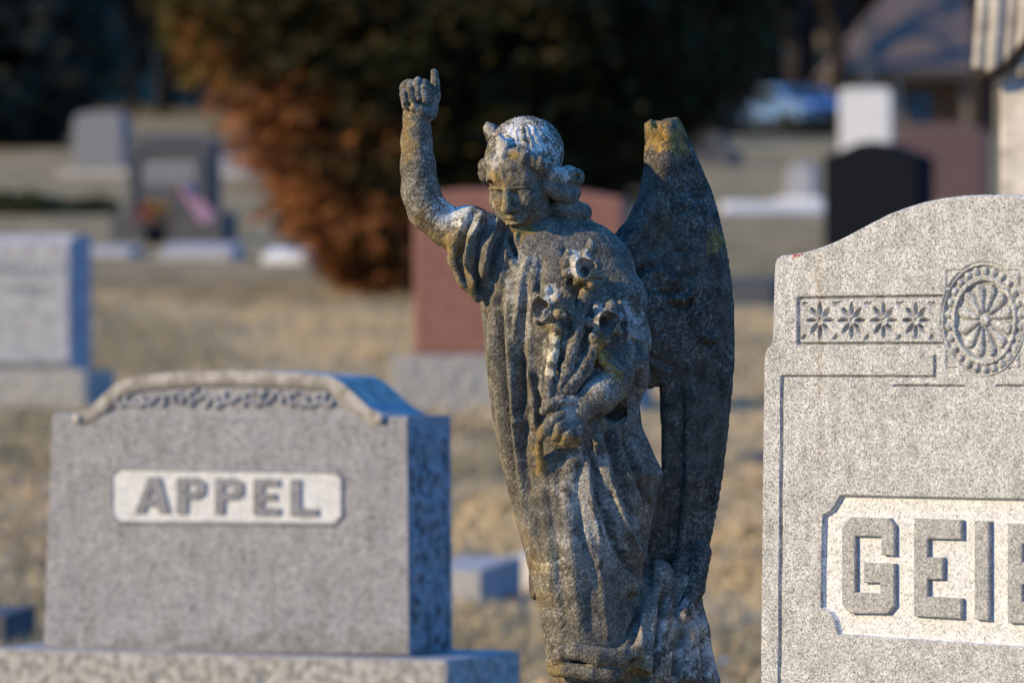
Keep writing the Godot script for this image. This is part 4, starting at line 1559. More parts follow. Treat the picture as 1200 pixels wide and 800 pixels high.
	for i in 24:
		var uu := 142.0 + i * 10.6
		var c := f.st(uu, 467.0 + fr.randf_range(-2.0, 3.0))
		s = Soup.new(true)
		var a0 := fr.randf_range(0.0, TAU)
		var prev := Vector3.ZERO
		for k in 7:
			var a := a0 + k * 0.8
			var rr := 0.023 - k * 0.0026
			var q := Vector3(c.x + cos(a) * rr, c.y + sin(a) * rr * 0.9, -0.002)
			if k > 0:
				s.tube(prev, q, 0.006, 0.005, 6)
			prev = q
		part("carved_leaf", s.done(), mats.pale_stone, t)
	# name field sunk between a raised margin, then the letters
	var field := f.poly([[131, 556], [140, 548], [392, 552], [401, 560], [401, 605], [392, 614], [140, 612], [131, 603]])
	s = Soup.new()
	s.prism(field, -0.02, 0.0028, 0.0)
	part("name_field", s.done(), mats.grey_field, t)
	var rim := Soup.new()
	for i in field.size():
		var a := field[i]
		var b := field[(i + 1) % field.size()]
		var o := (b - a).normalized()
		rim.tube(Vector3(a.x, a.y, 0.0015) - Vector3(o.x, o.y, 0) * 0.002, Vector3(b.x, b.y, 0.0015) + Vector3(o.x, o.y, 0) * 0.002, 0.006, 0.006, 6)
	part("margin", rim.done(), mats.grey_granite, t)
	# letters: u = 60 + x / 3, v = 420 + y / 3 on the enlarged photograph
	var glyphs := [
		[[[345, 415], [385, 415], [420, 543], [385, 543], [378, 518], [340, 518], [330, 543], [298, 543]], [[358, 455], [372, 492], [346, 492]]],
		[[[445, 418], [520, 418], [545, 435], [545, 475], [520, 493], [482, 493], [482, 545], [445, 545]], [[482, 443], [508, 443], [515, 455], [508, 468], [482, 468]]],
		[[[580, 420], [652, 420], [678, 437], [678, 477], [652, 495], [612, 495], [612, 547], [580, 547]], [[612, 445], [640, 445], [648, 457], [640, 470], [612, 470]]],
		[[[715, 422], [805, 424], [805, 450], [748, 449], [748, 474], [795, 475], [795, 498], [748, 497], [748, 524], [808, 526], [808, 551], [715, 549]], []],
		[[[845, 424], [880, 425], [880, 527], [942, 528], [942, 553], [845, 551]], []]]
	for gl in glyphs:
		var pts := []
		for q in gl[0]:
			pts.append([60.0 + q[0] / 3.0, 420.0 + q[1] / 3.0])
		var hole := []
		for q in gl[1]:
			hole.append([60.0 + q[0] / 3.0, 420.0 + q[1] / 3.0])
		s = Soup.new()
		s.prism(pierced(f.poly(pts), f.poly(hole)), -0.002, 0.009, 0.0)
		part("letter", s.done(), mats.grey_letter, t)
	# stepped base
	var bl := f.st(-20, 770)
	var br := f.st(512, 780)
	var top := f.st(300, 766).y
	part("base", rock_block(Vector3(die[0].x - 0.11, -0.15, -depth - 0.09), Vector3(die[4].x + 0.15, top, 0.10), 0.007, 8), mats.rock_face, t)
	part("base_top", block(Vector3(die[0].x - 0.105, top - 0.01, -depth - 0.085), Vector3(die[4].x + 0.145, top + 0.003, 0.095), 0.004), mats.grey_granite, t)

# a plain upright stone given by its outline (metres, x across, y up from its base top)
func upright(called: String, label: String, category: String, u: float, v_foot: float, yaw: float, outline: Array, depth: float, mat: Material, base: Array, base_mat: Material, chamfer := 0.01, sink := 0.15) -> Node3D:
	var g := on_ground(u, v_foot)
	var t := thing(called, label, category, g, -deg_to_rad(yaw))
	var p := PackedVector2Array()
	var y0: float = base[1] if base.size() > 0 else 0.0
	for q in outline:
		p.append(Vector2(q[0], q[1] + y0 if q[1] > 0.001 or base.size() > 0 else -sink))
	var s := Soup.new()
	s.prism(p, -depth * 0.5, depth * 0.5, chamfer)
	part("tablet", s.done(), mat, t)
	if base.size() > 0:
		part("base", rock_block(Vector3(-base[0] * 0.5, -sink, -base[2] * 0.5), Vector3(base[0] * 0.5, y0, base[2] * 0.5), 0.015, int(u)), base_mat, t)
	return t

func marker(u: float, v: float, w: float, h: float, d: float, yaw: float, mat: Material, label: String, slope := 0.4) -> void:
	var g := on_ground(u, v)
	var t := thing("grave_marker", label, "grave marker", g, -deg_to_rad(yaw))
	# low block with a slanted top
	var s := Soup.new()
	var prof := PackedVector2Array([Vector2(-d * 0.5, -0.1), Vector2(d * 0.5, -0.1), Vector2(d * 0.5, h * (1.0 - slope)), Vector2(d * 0.42, h * (1.0 - slope) + 0.01), Vector2(-d * 0.42, h), Vector2(-d * 0.5, h)])
	s.prism(prof, -w * 0.5, w * 0.5, 0.008)
	var m := part("block", s.done(), mat, t)
	m.rotation.y = -PI / 2
	part("footing", block(Vector3(-w * 0.56, -0.12, -d * 0.6), Vector3(w * 0.56, 0.015, d * 0.6), 0.01), mats.rock_face, t)

# faint worn inscription: rows of short cut strokes, unreadable as in the photograph
func inscription(t: Node3D, rows: Array, z: float, mat: Material, seed_: int) -> void:
	var r := RandomNumberGenerator.new()
	r.seed = seed_
	for row in rows:
		var x: float = row[0]
		while x < row[1]:
			var w := r.randf_range(0.02, 0.045)
			var h: float = row[3] * r.randf_range(0.8, 1.0)
			var s := Soup.new()
			s.box(Vector3(x, row[2], z - 0.004), Vector3(x + w * 0.35, row[2] + h, z + 0.0015), 0.0)
			if r.randf() < 0.7:
				s.box(Vector3(x + w * 0.35, row[2] + h * 0.75, z - 0.004), Vector3(x + w * 0.9, row[2] + h, z + 0.0015), 0.0)
			part("worn_character", s.done(), mat, t)
			x += w + (0.05 if r.randf() < 0.15 else 0.014)

func build_other_stones() -> void:
	var px := func(n: float, d: float) -> float: return n * d / LENS
	# pale headstone cut by the picture's left edge
	var g := on_ground(40, 478)
	var d := -g.z
	var w := px.call(150.0, d) as float
	var h := px.call(158.0, d) as float
	var t := upright("pale_headstone", "pale grey headstone with washed top and worn inscription on a rough base", "headstone", 28, 478, 18, [[-w * 0.5, 0], [w * 0.5, 0], [w * 0.5, h], [-w * 0.5, h]], 0.30, mats.pale_stone, [w + 0.28, px.call(44.0, d), 0.55], mats.rock_face, 0.06)
	inscription(t, [[-0.28, 0.42, px.call(44.0, d) + h * 0.70, 0.07], [-0.02, 0.22, px.call(44.0, d) + h * 0.56, 0.06]], 0.152, mats.slate_granite, 12)
	# red granite behind the angel
	g = on_ground(610, 482)
	d = -g.z
	w = px.call(250.0, d)
	h = px.call(196.0, d)
	upright("red_headstone", "polished red granite headstone with a low curved top on a grey base", "headstone", 612, 482, 12, [[-w * 0.5, 0], [w * 0.5, 0], [w * 0.5, h * 0.93], [w * 0.3, h * 0.975], [0, h], [-w * 0.3, h * 0.985], [-w * 0.5, h * 0.955]], 0.32, mats.red_granite, [w + 0.26, px.call(66.0, d), 0.6], mats.rock_face, 0.02)
	# dark monument with flowers and flag
	g = on_ground(205, 282)
	d = -g.z
	w = px.call(108.0, d)
	h = px.call(92.0, d)
	t = upright("grey_monument", "dark grey monument with arched border and pale name plate behind flowers", "monument", 203, 282, 16, [[-w * 0.5, 0], [w * 0.5, 0], [w * 0.5, h * 0.93], [w * 0.3, h * 0.98], [0, h], [-w * 0.3, h * 0.98], [-w * 0.5, h * 0.93]], 0.34, mats.slate_granite, [w + 0.42, px.call(33.0, d), 0.62], mats.slate_granite, 0.03)
	var y0 := px.call(33.0, d) as float
	var s := Soup.new()
	var arch := PackedVector2Array()
	for i in 13:
		var a := PI * i / 12.0
		arch.append(Vector2(-cos(a) * w * 0.4, y0 + h * 0.68 + sin(a) * h * 0.16))
	for i in range(arch.size() - 1):
		s.tube(Vector3(arch[i].x, arch[i].y, 0.175), Vector3(arch[i + 1].x, arch[i + 1].y, 0.175), 0.04, 0.04, 6)
	s.tube(Vector3(-w * 0.4, y0 + 0.05, 0.175), Vector3(-w * 0.4, y0 + h * 0.68, 0.175), 0.04, 0.04, 6)
	s.tube(Vector3(w * 0.4, y0 + 0.05, 0.175), Vector3(w * 0.4, y0 + h * 0.68, 0.175), 0.04, 0.04, 6)
	part("border", s.done(), mats.slate_granite, t)
	part("name_plate", block(Vector3(-w * 0.29, y0 + h * 0.36, 0.16), Vector3(w * 0.29, y0 + h * 0.64, 0.178), 0.004), mats.plate, t)
	inscription(t, [[-w * 0.24, w * 0.22, y0 + h * 0.43, h * 0.13]], 0.178, mats.slate_granite, 33)
	build_flowers_and_flag(on_ground(181, 287))
	# far pale stone with rounded shoulders
	g = on_ground(118, 207)
	d = -g.z
	w = px.call(66.0, d)
	h = px.call(66.0, d)
	upright("rounded_headstone", "broad pale headstone with rounded shoulders standing before the far dark trees", "headstone", 119, 207, 20, [[-w * 0.5, 0], [w * 0.5, 0], [w * 0.5, h * 0.85], [w * 0.42, h * 0.97], [w * 0.3, h], [-w * 0.3, h], [-w * 0.42, h * 0.97], [-w * 0.5, h * 0.85]], 0.4, mats.dull_stone, [w + 0.5, px.call(9.0, d), 0.8], mats.rock_face, 0.05)
	# dark headstone right
	g = on_ground(1036, 292)
	d = -g.z
	w = px.call(116.0, d)
	h = px.call(126.0, d)
	upright("black_headstone", "black polished headstone with an ogee top beyond the carved granite headstone", "headstone", 1030, 292, 20, [[-w * 0.5, 0], [w * 0.5, 0], [w * 0.5, h * 0.86], [w * 0.30, h * 0.92], [w * 0.14, h * 0.985], [0, h], [-w * 0.14, h * 0.985], [-w * 0.30, h * 0.92], [-w * 0.5, h * 0.86]], 0.8, mats.dark_granite, [], mats.dark_granite, 0.03)
	# rose stone behind it
	g = on_ground(1108, 236)
	d = -g.z
	w = px.call(108.0, d)
	h = px.call(92.0, d)
	upright("rose_headstone", "wide rose-brown granite headstone with a gently curved top", "headstone", 1106, 236, 14, [[-w * 0.5, 0], [w * 0.5, 0], [w * 0.5, h * 0.9], [w * 0.25, h * 0.98], [0, h], [-w * 0.25, h * 0.98], [-w * 0.5, h * 0.9]], 0.5, mats.rose_granite, [], mats.rose_granite, 0.04)
	# white slab
	g = on_ground(1015, 184)
	d = -g.z
	w = px.call(60.0, d)
	h = px.call(80.0, d)
	upright("white_headstone", "tall plain white marble headstone standing beside the dark porch", "headstone", 1015, 184, 10, [[-w * 0.5, 0], [w * 0.5, 0], [w * 0.5, h * 0.95], [w * 0.42, h], [-w * 0.42, h], [-w * 0.5, h * 0.95]], 0.25, mats.marble, [], mats.marble, 0.02)
	# blue-grey stone further right
	g = on_ground(1148, 150)
	d = -g.z
	w = px.call(32.0, d)
	h = px.call(68.0, d)
	upright("slate_headstone", "narrow upright slate-grey headstone beside the porch", "headstone", 1147, 150, 10, [[-w * 0.5, 0], [w * 0.5, 0], [w * 0.5, h], [-w * 0.5, h]], 0.35, mats.pale_stone, [], mats.pale_stone, 0.03)
	# grey stone right of the wing
	g = on_ground(835, 194)
	d = -g.z
	w = px.call(40.0, d)
	h = px.call(48.0, d)
	upright("grey_headstone", "small grey headstone on a broad base below the black evergreen", "headstone", 832, 194, 18, [[-w * 0.5, 0], [w * 0.5, 0], [w * 0.5, h * 0.9], [w * 0.3, h], [-w * 0.3, h], [-w * 0.5, h * 0.9]], 0.5, mats.slate_granite, [w + 0.5, px.call(18.0, d), 0.9], mats.slate_granite, 0.04)
	# little stone on a long white kerb slab
	g = on_ground(915, 250)
	d = -g.z
	w = px.call(34.0, d)
	h = px.call(40.0, d)
	t = upright("little_headstone", "little pale headstone standing behind a long white grave slab", "headstone", 940, 246, 16, [[-w * 0.5, 0], [w * 0.5, 0], [w * 0.5, h * 0.8], [w * 0.3, h], [-w * 0.3, h], [-w * 0.5, h * 0.8]], 0.3, mats.pale_stone, [w + 0.3, px.call(14.0, d), 0.6], mats.marble, 0.03)
	var slab := thing("grave_slab", "long low white grave slab lying in the lawn below the little headstone", "grave slab", on_ground(908, 251) + Vector3(0, 0, 0.1))
	part("slab", block(Vector3(-px.call(62.0, d), -0.1, -0.35), Vector3(px.call(62.0, d), px.call(14.0, d), 0.35), 0.03), mats.marble, slab)
	part("kerb", block(Vector3(-px.call(66.0, d), -0.12, -0.42), Vector3(px.call(66.0, d), 0.03, 0.42), 0.01), mats.pale_stone, slab)
	# markers set in the grass
	marker(552, 712, 0.34, 0.22, 0.30, 38, mats.grey_granite, "small slant-topped grey grave marker beside the lettered monument", 0.25)
	marker(618, 700, 0.14, 0.2, 0.14, 30, mats.old_marble, "small pale marker half hidden behind the angel's robe", 0.1)
	marker(-8, 762, 0.26, 0.17, 0.22, 30, mats.slate_granite, "small dark grave marker left of the lettered monument's base", 0.2)
	marker(130, 301, 0.72, 0.16, 0.5, 18, mats.pale_stone, "flat bluish grave marker beside the pale headstone's top corner", 0.5)
	marker(235, 304, 1.05, 0.22, 0.5, 18, mats.pale_stone, "long flat bluish grave marker in front of the dark grey monument", 0.45)
	marker(340, 309, 0.62, 0.22, 0.5, 18, mats.marble, "small whitish grave marker under the evergreen's brown flank", 0.5)
	marker(886, 361, 0.5, 0.34, 0.5, 18, mats.slate_granite, "dark blue-grey block marker between the wing and the carved headstone", 0.15)
	marker(886, 548, 0.16, 0.1, 0.2, 30, mats.slate_granite, "tiny dark marker close by the carved headstone's left edge", 0.2)
	marker(270, 206, 1.0, 0.42, 0.6, 18, mats.pale_stone, "far pale block marker seen just right of the dark grey monument", 0.3)
	# draped column at the right edge
	build_draped_column()
	# narrow pale pillar with a cross arm far back
	g = on_ground(1018, 150)
	t = thing("cross_pillar", "slender pale stone pillar topped by a small cross above the porch roof", "monument", Vector3(at_px(1019, 90, 146).x, ground_y(9, -146), -146.0))
	part("shaft", block(Vector3(-0.16, -0.1, -0.16), Vector3(0.16, 2.6, 0.16), 0.04), mats.slate_granite, t)
	part("cross", block(Vector3(-0.09, 2.6, -0.08), Vector3(0.09, 3.5, 0.08), 0.03), mats.slate_granite, t)
	part("cross_arm", block(Vector3(-0.26, 3.05, -0.06), Vector3(0.26, 3.2, 0.06), 0.03), mats.slate_granite, t)

func build_flowers_and_flag(g: Vector3) -> void:
	var t := thing("flower_vase", "grave vase of red and orange flowers before the dark grey monument", "flowers", g)
	var s := Soup.new(true)
	s.tube(Vector3(0, -0.05, 0), Vector3(0, 0.3, 0), 0.12, 0.2, 14)
	part("vase", s.done(), mats.dark_granite, t)
	var r := RandomNumberGenerator.new()
	r.seed = 3
	var colours := [mats.petal_red, mats.petal_orange, mats.petal_yellow]
	for i in 26:
		var a := r.randf() * TAU
		var rr := sqrt(r.randf()) * 0.3
		var p := Vector3(cos(a) * rr, 0.42 + r.randf_range(0.0, 0.26) - rr * 0.3, sin(a) * rr * 0.8)
		s = Soup.new()
		for k in 7:
			var b := TAU * k / 7.0
			var e := Vector3(cos(b), r.randf_range(0.2, 0.5), sin(b)) * 0.085
			s.tri(p, p + e + Vector3(-sin(b), 0, cos(b)) * 0.03, p + e - Vector3(-sin(b), 0, cos(b)) * 0.03)
		s.tube(p - Vector3(0, 0.02, 0), p + Vector3(0, 0.03, 0), 0.03, 0.02, 6)
		part("bloom", s.done(), colours[0 if p.x < -0.1 else (1 + i % 2)], t)
	s = Soup.new()
	for i in 40:
		var a := r.randf() * TAU
		var p := Vector3(cos(a) * r.randf() * 0.2, 0.3 + r.randf() * 0.2, sin(a) * r.randf() * 0.2)
		var e := Vector3(cos(a), r.randf_range(0.0, 0.8), sin(a)) * 0.14
		s.tri(p, p + e, p + Vector3(-sin(a), 0.4, cos(a)) * 0.06)
	part("leaves", s.done(), mats.leaf_green, t)
	# small stars-and-stripes flag, hanging aslant from its stick
	var f := thing("grave_flag", "small striped flag with blue canton drooping beside the grave flowers", "flag", g + Vector3(0.34, 0, 0.05))
	s = Soup.new(true)
	s.tube(Vector3(-0.1, -0.05, 0), Vector3(0.0, 0.86, 0), 0.012, 0.01, 8)
	part("stick", s.done(), mats.bark, f)
	var top := Vector3(0.0, 0.82, 0.01)
	var down := Vector3(0.36, -0.52, 0.05)
	var side := Vector3(0.22, 0.12, 0.05)
	for i in 13:
		s = Soup.new(true)
		var x0 := i / 13.0
		var x1 := (i + 1) / 13.0
		var start := 5 if i < 7 else 0
		for k in range(start, 12):
			var y0 := k / 12.0
			var y1 := (k + 1) / 12.0
			var q := func(x: float, y: float) -> Vector3: return top + side * (1.0 - x) * 0.9 + down * y + Vector3(0, 0, 0.03 * sin(y * 6.0 + x * 3.0))
			s.quad(q.call(x0, y0), q.call(x1, y0), q.call(x1, y1), q.call(x0, y1))
		part("stripe", s.done(), mats.flag_red if i % 2 == 0 else mats.flag_white, f)
	s = Soup.new(true)
	for k in 5:
		var q := func(x: float, y: float) -> Vector3: return top + side * (1.0 - x) * 0.9 + down * y + Vector3(0, 0, 0.03 * sin(y * 6.0 + x * 3.0))
		s.quad(q.call(0.0, k / 12.0), q.call(7.0 / 13.0, k / 12.0), q.call(7.0 / 13.0, (k + 1) / 12.0), q.call(0.0, (k + 1) / 12.0))
	part("canton", s.done(), mats.flag_blue, f)

func build_draped_column() -> void:
	var d := 17.0
	var g := at_px(1196, 400, d)
	var foot := ground_y(g.x, -d)
	var f := Face.new(1170.0, d, deg_to_rad(28.0), foot)
	var t := thing("draped_column", "tall pale stone shaft with carved drapery hanging over its top", "monument", f.node_pos, -f.yaw)
	var h := f.st(1170, 60).y
	var w := 0.42
	var s := Soup.new()
	s.prism(PackedVector2Array([Vector2(0, -0.1), Vector2(w, -0.1), Vector2(w, h), Vector2(0, h)]), -w, 0.0, 0.02)
	part("shaft", s.done(), mats.old_marble, t)
	part("base", block(Vector3(-0.14, -0.1, -w - 0.14), Vector3(w + 0.14, 0.35, 0.14), 0.02), mats.old_marble, t)
	# pleats of stone cloth over the top, a fringe cord across them
	var x := -0.05
	var k := 0
	while x < w + 0.05:
		s = Soup.new(true)
		var r := 0.026 + 0.008 * sin(k * 2.3)
		var low := h - 0.0 - 0.10 * absf(sin(k * 1.1 + 0.6))
		s.tube(Vector3(x + 0.03, h + 0.75, -0.03), Vector3(x, low, 0.025), r * 0.8, r * 1.15, 10)
		part("pleat", s.done(), mats.old_marble, t)
		x += 0.052
		k += 1
	s = Soup.new(true)
	for i in 8:
		var z := -w + i * 0.06
		s.tube(Vector3(-0.025, h + 0.75, z), Vector3(-0.03, h - 0.08 * absf(sin(i * 1.3)), z), 0.024, 0.032, 10)
	part("side_pleats", s.done(), mats.old_marble, t)
	s = Soup.new(true)
	var prev := Vector3(-0.04, h - 0.09, 0.06)
	for i in range(1, 9):
		var q := Vector3(-0.04 + i * 0.03, h - 0.09 + i * i * 0.0035, 0.065)
		s.tube(prev, q, 0.018, 0.018, 8)
		prev = q
	part("cord", s.done(), mats.bark, t)
	part("cap", block(Vector3(0.0, h, -w), Vector3(w, h + 0.9, -0.01), 0.03), mats.old_marble, t)

# ------------------------------------------------------------------ lawn, trees, far things
func build_ground() -> void:
	var ds := PackedFloat32Array()
	var d := -30.0
	while d < 700.0:
		ds.append(d)
		d += 2.0 if d < 10.0 else (0.35 if d < 60.0 else (1.5 if d < 170.0 else 12.0))
	var pos := PackedVector3Array()
	var idx := PackedInt32Array()
	var cols := 90
	var n := FastNoiseLite.new()
	n.seed = 14
	n.frequency = 0.35
	for i in ds.size():
		var half := 30.0 + maxf(0.0, ds[i]) * 0.75
		for k in cols + 1:
			var t := k * 2.0 / cols - 1.0
			var x := half * t * (0.25 + 0.75 * absf(t))
			pos.append(Vector3(x, ground_y(x, -ds[i]) + n.get_noise_2d(x, ds[i]) * 0.02 * clampf((ds[i] - 12.0) * 0.2, 0.0, 1.0), -ds[i]))
	for i in ds.size() - 1:
		for k in cols:
			var a := i * (cols + 1) + k
			var b := a + cols + 1
			idx.append_array(PackedInt32Array([a, b, b + 1, a, b + 1, a + 1]))
	var arr := []
	arr.resize(Mesh.ARRAY_MAX)
	arr[Mesh.ARRAY_VERTEX] = pos
	arr[Mesh.ARRAY_NORMAL] = face_normals(pos, idx)
	arr[Mesh.ARRAY_INDEX] = idx
	var m := ArrayMesh.new()
	m.add_surface_from_arrays(Mesh.PRIMITIVE_TRIANGLES, arr)
	structure("ground", m, mats.lawn)
	# winter grass
	var blade := Soup.new()
	var r := RandomNumberGenerator.new()
	r.seed = 21
	for i in 9:
		var a := r.randf() * TAU
		var p := Vector3(cos(a), 0, sin(a)) * r.randf() * 0.05
		var lean := Vector3(r.randf_range(-1, 1), 0, r.randf_range(-1, 1)) * 0.04
		var w := Vector3(cos(a * 3.0), 0, sin(a * 3.0)) * 0.005
		blade.tri(p - w, p + w, p + lean + Vector3(0, r.randf_range(0.025, 0.06), 0))
	var mm := MultiMesh.new()
	mm.transform_format = MultiMesh.TRANSFORM_3D
	mm.use_colors = true
	mm.mesh = blade.done()
	var count := 60000
	mm.instance_count = count
	var patch := FastNoiseLite.new()
	patch.seed = 31
	patch.frequency = 0.22
	patch.fractal_octaves = 3
	for i in count:
		var dd := 15.0 + 45.0 * pow(r.randf(), 1.4)
		var x := r.randf_range(-0.13, 0.13) * dd
		var s := r.randf_range(0.6, 1.5) * (1.6 if r.randf() < 0.08 else 1.0)
		mm.set_instance_transform(i, Transform3D(Basis(Vector3.UP, r.randf() * TAU).scaled(Vector3(s, s, s)), Vector3(x, ground_y(x, -dd), -dd)))
		var k := patch.get_noise_2d(x, dd * 0.45) + r.randf_range(-0.25, 0.25)
		var c := Color(0.54, 0.44, 0.30)
		if k < -0.12:
			c = Color(0.35, 0.29, 0.18)
		elif k > 0.22:
			c = Color(0.60, 0.45, 0.25)
		mm.set_instance_color(i, c)
	var g := MultiMeshInstance3D.new()
	g.name = "grass"
	g.multimesh = mm
	g.material_override = mats.foliage
	g.set_meta("kind", "stuff")
	g.set_meta("label", "short straw-coloured winter grass covering the graveyard lawn")
	g.set_meta("category", "grass")
	add_child(g)

# brown leaves lying in the grass
func build_leaf_litter() -> void:
	var s := Soup.new()
	s.quad(Vector3(-0.04, 0.012, 0), Vector3(0, 0.03, -0.03), Vector3(0.045, 0.008, 0), Vector3(0, 0.02, 0.03))
	var mm := MultiMesh.new()
	mm.transform_format = MultiMesh.TRANSFORM_3D
	mm.use_colors = true
	mm.mesh = s.done()
	var count := 5000
	mm.instance_count = count
	var r := RandomNumberGenerator.new()
	r.seed = 52
	var patch := FastNoiseLite.new()
	patch.seed = 9
	patch.frequency = 0.3
	for i in count:
		var x := 0.0
		var dd := 20.0
		for k in 6:
			dd = 15.0 + 35.0 * pow(r.randf(), 1.3)
			x = r.randf_range(-0.13, 0.13) * dd
			if patch.get_noise_2d(x, dd * 0.5) > 0.15:
				break
		var sc := r.randf_range(0.7, 1.5)
		mm.set_instance_transform(i, Transform3D(Basis.from_euler(Vector3(r.randf_range(-0.5, 0.5), r.randf() * TAU, r.randf_range(-0.5, 0.5))).scaled(Vector3.ONE * sc), Vector3(x, ground_y(x, -dd) + r.randf_range(0.0, 0.03), -dd)))
		mm.set_instance_color(i, Color(0.30, 0.17, 0.08).lerp(Color(0.5, 0.36, 0.2), r.randf()))
	var g := MultiMeshInstance3D.new()
	g.name = "leaf_litter"
	g.multimesh = mm
	g.material_override = mats.foliage
	g.set_meta("kind", "stuff")
	g.set_meta("label", "scattered dead brown leaves lying in the straw-coloured grass")
	g.set_meta("category", "leaves")
	add_child(g)

# crown: rows of [y, x left, x right] about the trunk; sprays gathered on boughs
func evergreen(called: String, label: String, foot: Vector3, rows: Array, deep: float, boughs: int, per: int, size: float, tone: Callable, seed_: int, group := "") -> Node3D:
	var t := thing(called, label, "tree", foot, 0.0, group)
	var r := RandomNumberGenerator.new()
	r.seed = seed_
	var y_lo: float = rows[0][0]
	var y_hi: float = rows[rows.size() - 1][0]
	var pos := PackedVector3Array()
	var col := PackedColorArray()
	var limbs := Soup.new()
	var made := 0
	while made < boughs:
		var y := lerpf(y_lo, y_hi, r.randf())
		var j := 0
		while j < rows.size() - 2 and y > rows[j + 1][0]:
			j += 1
		var f: float = clampf((y - rows[j][0]) / (rows[j + 1][0] - rows[j][0]), 0.0, 1.0)
		var xl: float = lerpf(rows[j][1], rows[j + 1][1], f)
		var xr: float = lerpf(rows[j][2], rows[j + 1][2], f)
		var half := (xr - xl) * 0.5
		if r.randf() > half / ((rows[rows.size() / 2][2] - rows[rows.size() / 2][1]) * 0.5) + 0.15:
			continue
		made += 1
		var a := r.randf() * TAU
		var q := lerpf(0.45, 0.93, sqrt(r.randf()))
		var c := Vector3((xl + xr) * 0.5 + cos(a) * half * q, y, sin(a) * half * deep * q)
		var out := Vector3(cos(a), -0.15, sin(a) * deep).normalized()
		var big := minf(half * 0.2, 0.45) * r.randf_range(0.7, 1.2) if size < 0.3 else minf(half * 0.2, 0.8)
		limbs.tube(Vector3((xl + xr) * 0.5 * 0.5, maxf(0.0, y - half * 0.3), 0), c, 0.05, 0.02, 4, false)
		var base: Color = tone.call(c, r)
		for k in per:
			var p := c + Vector3(r.randf_range(-1, 1) * big, r.randf_range(-0.7, 0.7) * big, r.randf_range(-1, 1) * big)
			var dir := (out + Vector3(r.randf_range(-0.8, 0.8), r.randf_range(-0.9, 0.4), r.randf_range(-0.8, 0.8))).normalized()
			var side := dir.cross(Vector3(r.randf_range(-1, 1), 1, r.randf_range(-1, 1))).normalized()
			var l := size * r.randf_range(0.6, 1.3)
			var kk := base * r.randf_range(0.7, 1.3)
			kk.a = 1.0
			var nn := dir.cross(side)
			for w in 3:
				var d2 := dir.rotated(nn.normalized(), (w - 1) * 0.55)
				pos.append_array(PackedVector3Array([p - side * l * 0.10, p + d2 * l, p + side * l * 0.10]))
				col.append_array(PackedColorArray([kk, kk, kk]))
	var arr := []
	arr.resize(Mesh.ARRAY_MAX)
	arr[Mesh.ARRAY_VERTEX] = pos
	arr[Mesh.ARRAY_COLOR] = col
	var m := ArrayMesh.new()
	m.add_surface_from_arrays(Mesh.PRIMITIVE_TRIANGLES, arr)
	part("crown", m, mats.foliage, t)
	limbs.tube(Vector3(0, -0.3, 0), Vector3((rows[rows.size() - 1][1] + rows[rows.size() - 1][2]) * 0.5, y_hi * 0.9, 0), 0.28, 0.05, 10)
	part("trunk", limbs.done(), mats.bark, t)
	return t

func bare_tree(called: String, label: String, foot: Vector3, height: float, seed_: int, mat: Material, group := "") -> void:
	var t := thing(called, label, "tree", foot, 0.0, group)
	var r := RandomNumberGenerator.new()
	r.seed = seed_
	var trunk := Soup.new()
	var limbs := Soup.new()
	var twigs := Soup.new()
	var todo := [[Vector3(0, -0.3, 0), Vector3(r.randf_range(-0.1, 0.1), 1, r.randf_range(-0.1, 0.1)).normalized(), height * 0.28, height * 0.022, 0]]
	while todo.size() > 0:
		var q: Array = todo.pop_back()
		var a: Vector3 = q[0]
		var dir: Vector3 = q[1]
		var l: float = q[2]
		var w: float = q[3]
		var lv: int = q[4]
		var b := a + dir * l
		(trunk if lv == 0 else (limbs if lv < 3 else twigs)).tube(a, b, w, w * 0.68, 8 if lv < 2 else (5 if lv < 4 else 3), false)
		if lv >= 6:
			continue
		var kids := 3 if lv < 5 else 2
		for k in kids:
			var dd := (dir + Vector3(r.randf_range(-0.9, 0.9), r.randf_range(-0.25, 0.55), r.randf_range(-0.9, 0.9)) * 0.85).normalized()
			todo.append([a + dir * l * r.randf_range(0.72, 1.0), dd, l * r.randf_range(0.62, 0.86), w * 0.62, lv + 1])
	part("trunk", trunk.done(), mat, t)
	part("limbs", limbs.done(), mat, t)
	part("twigs", twigs.done(), mat, t)

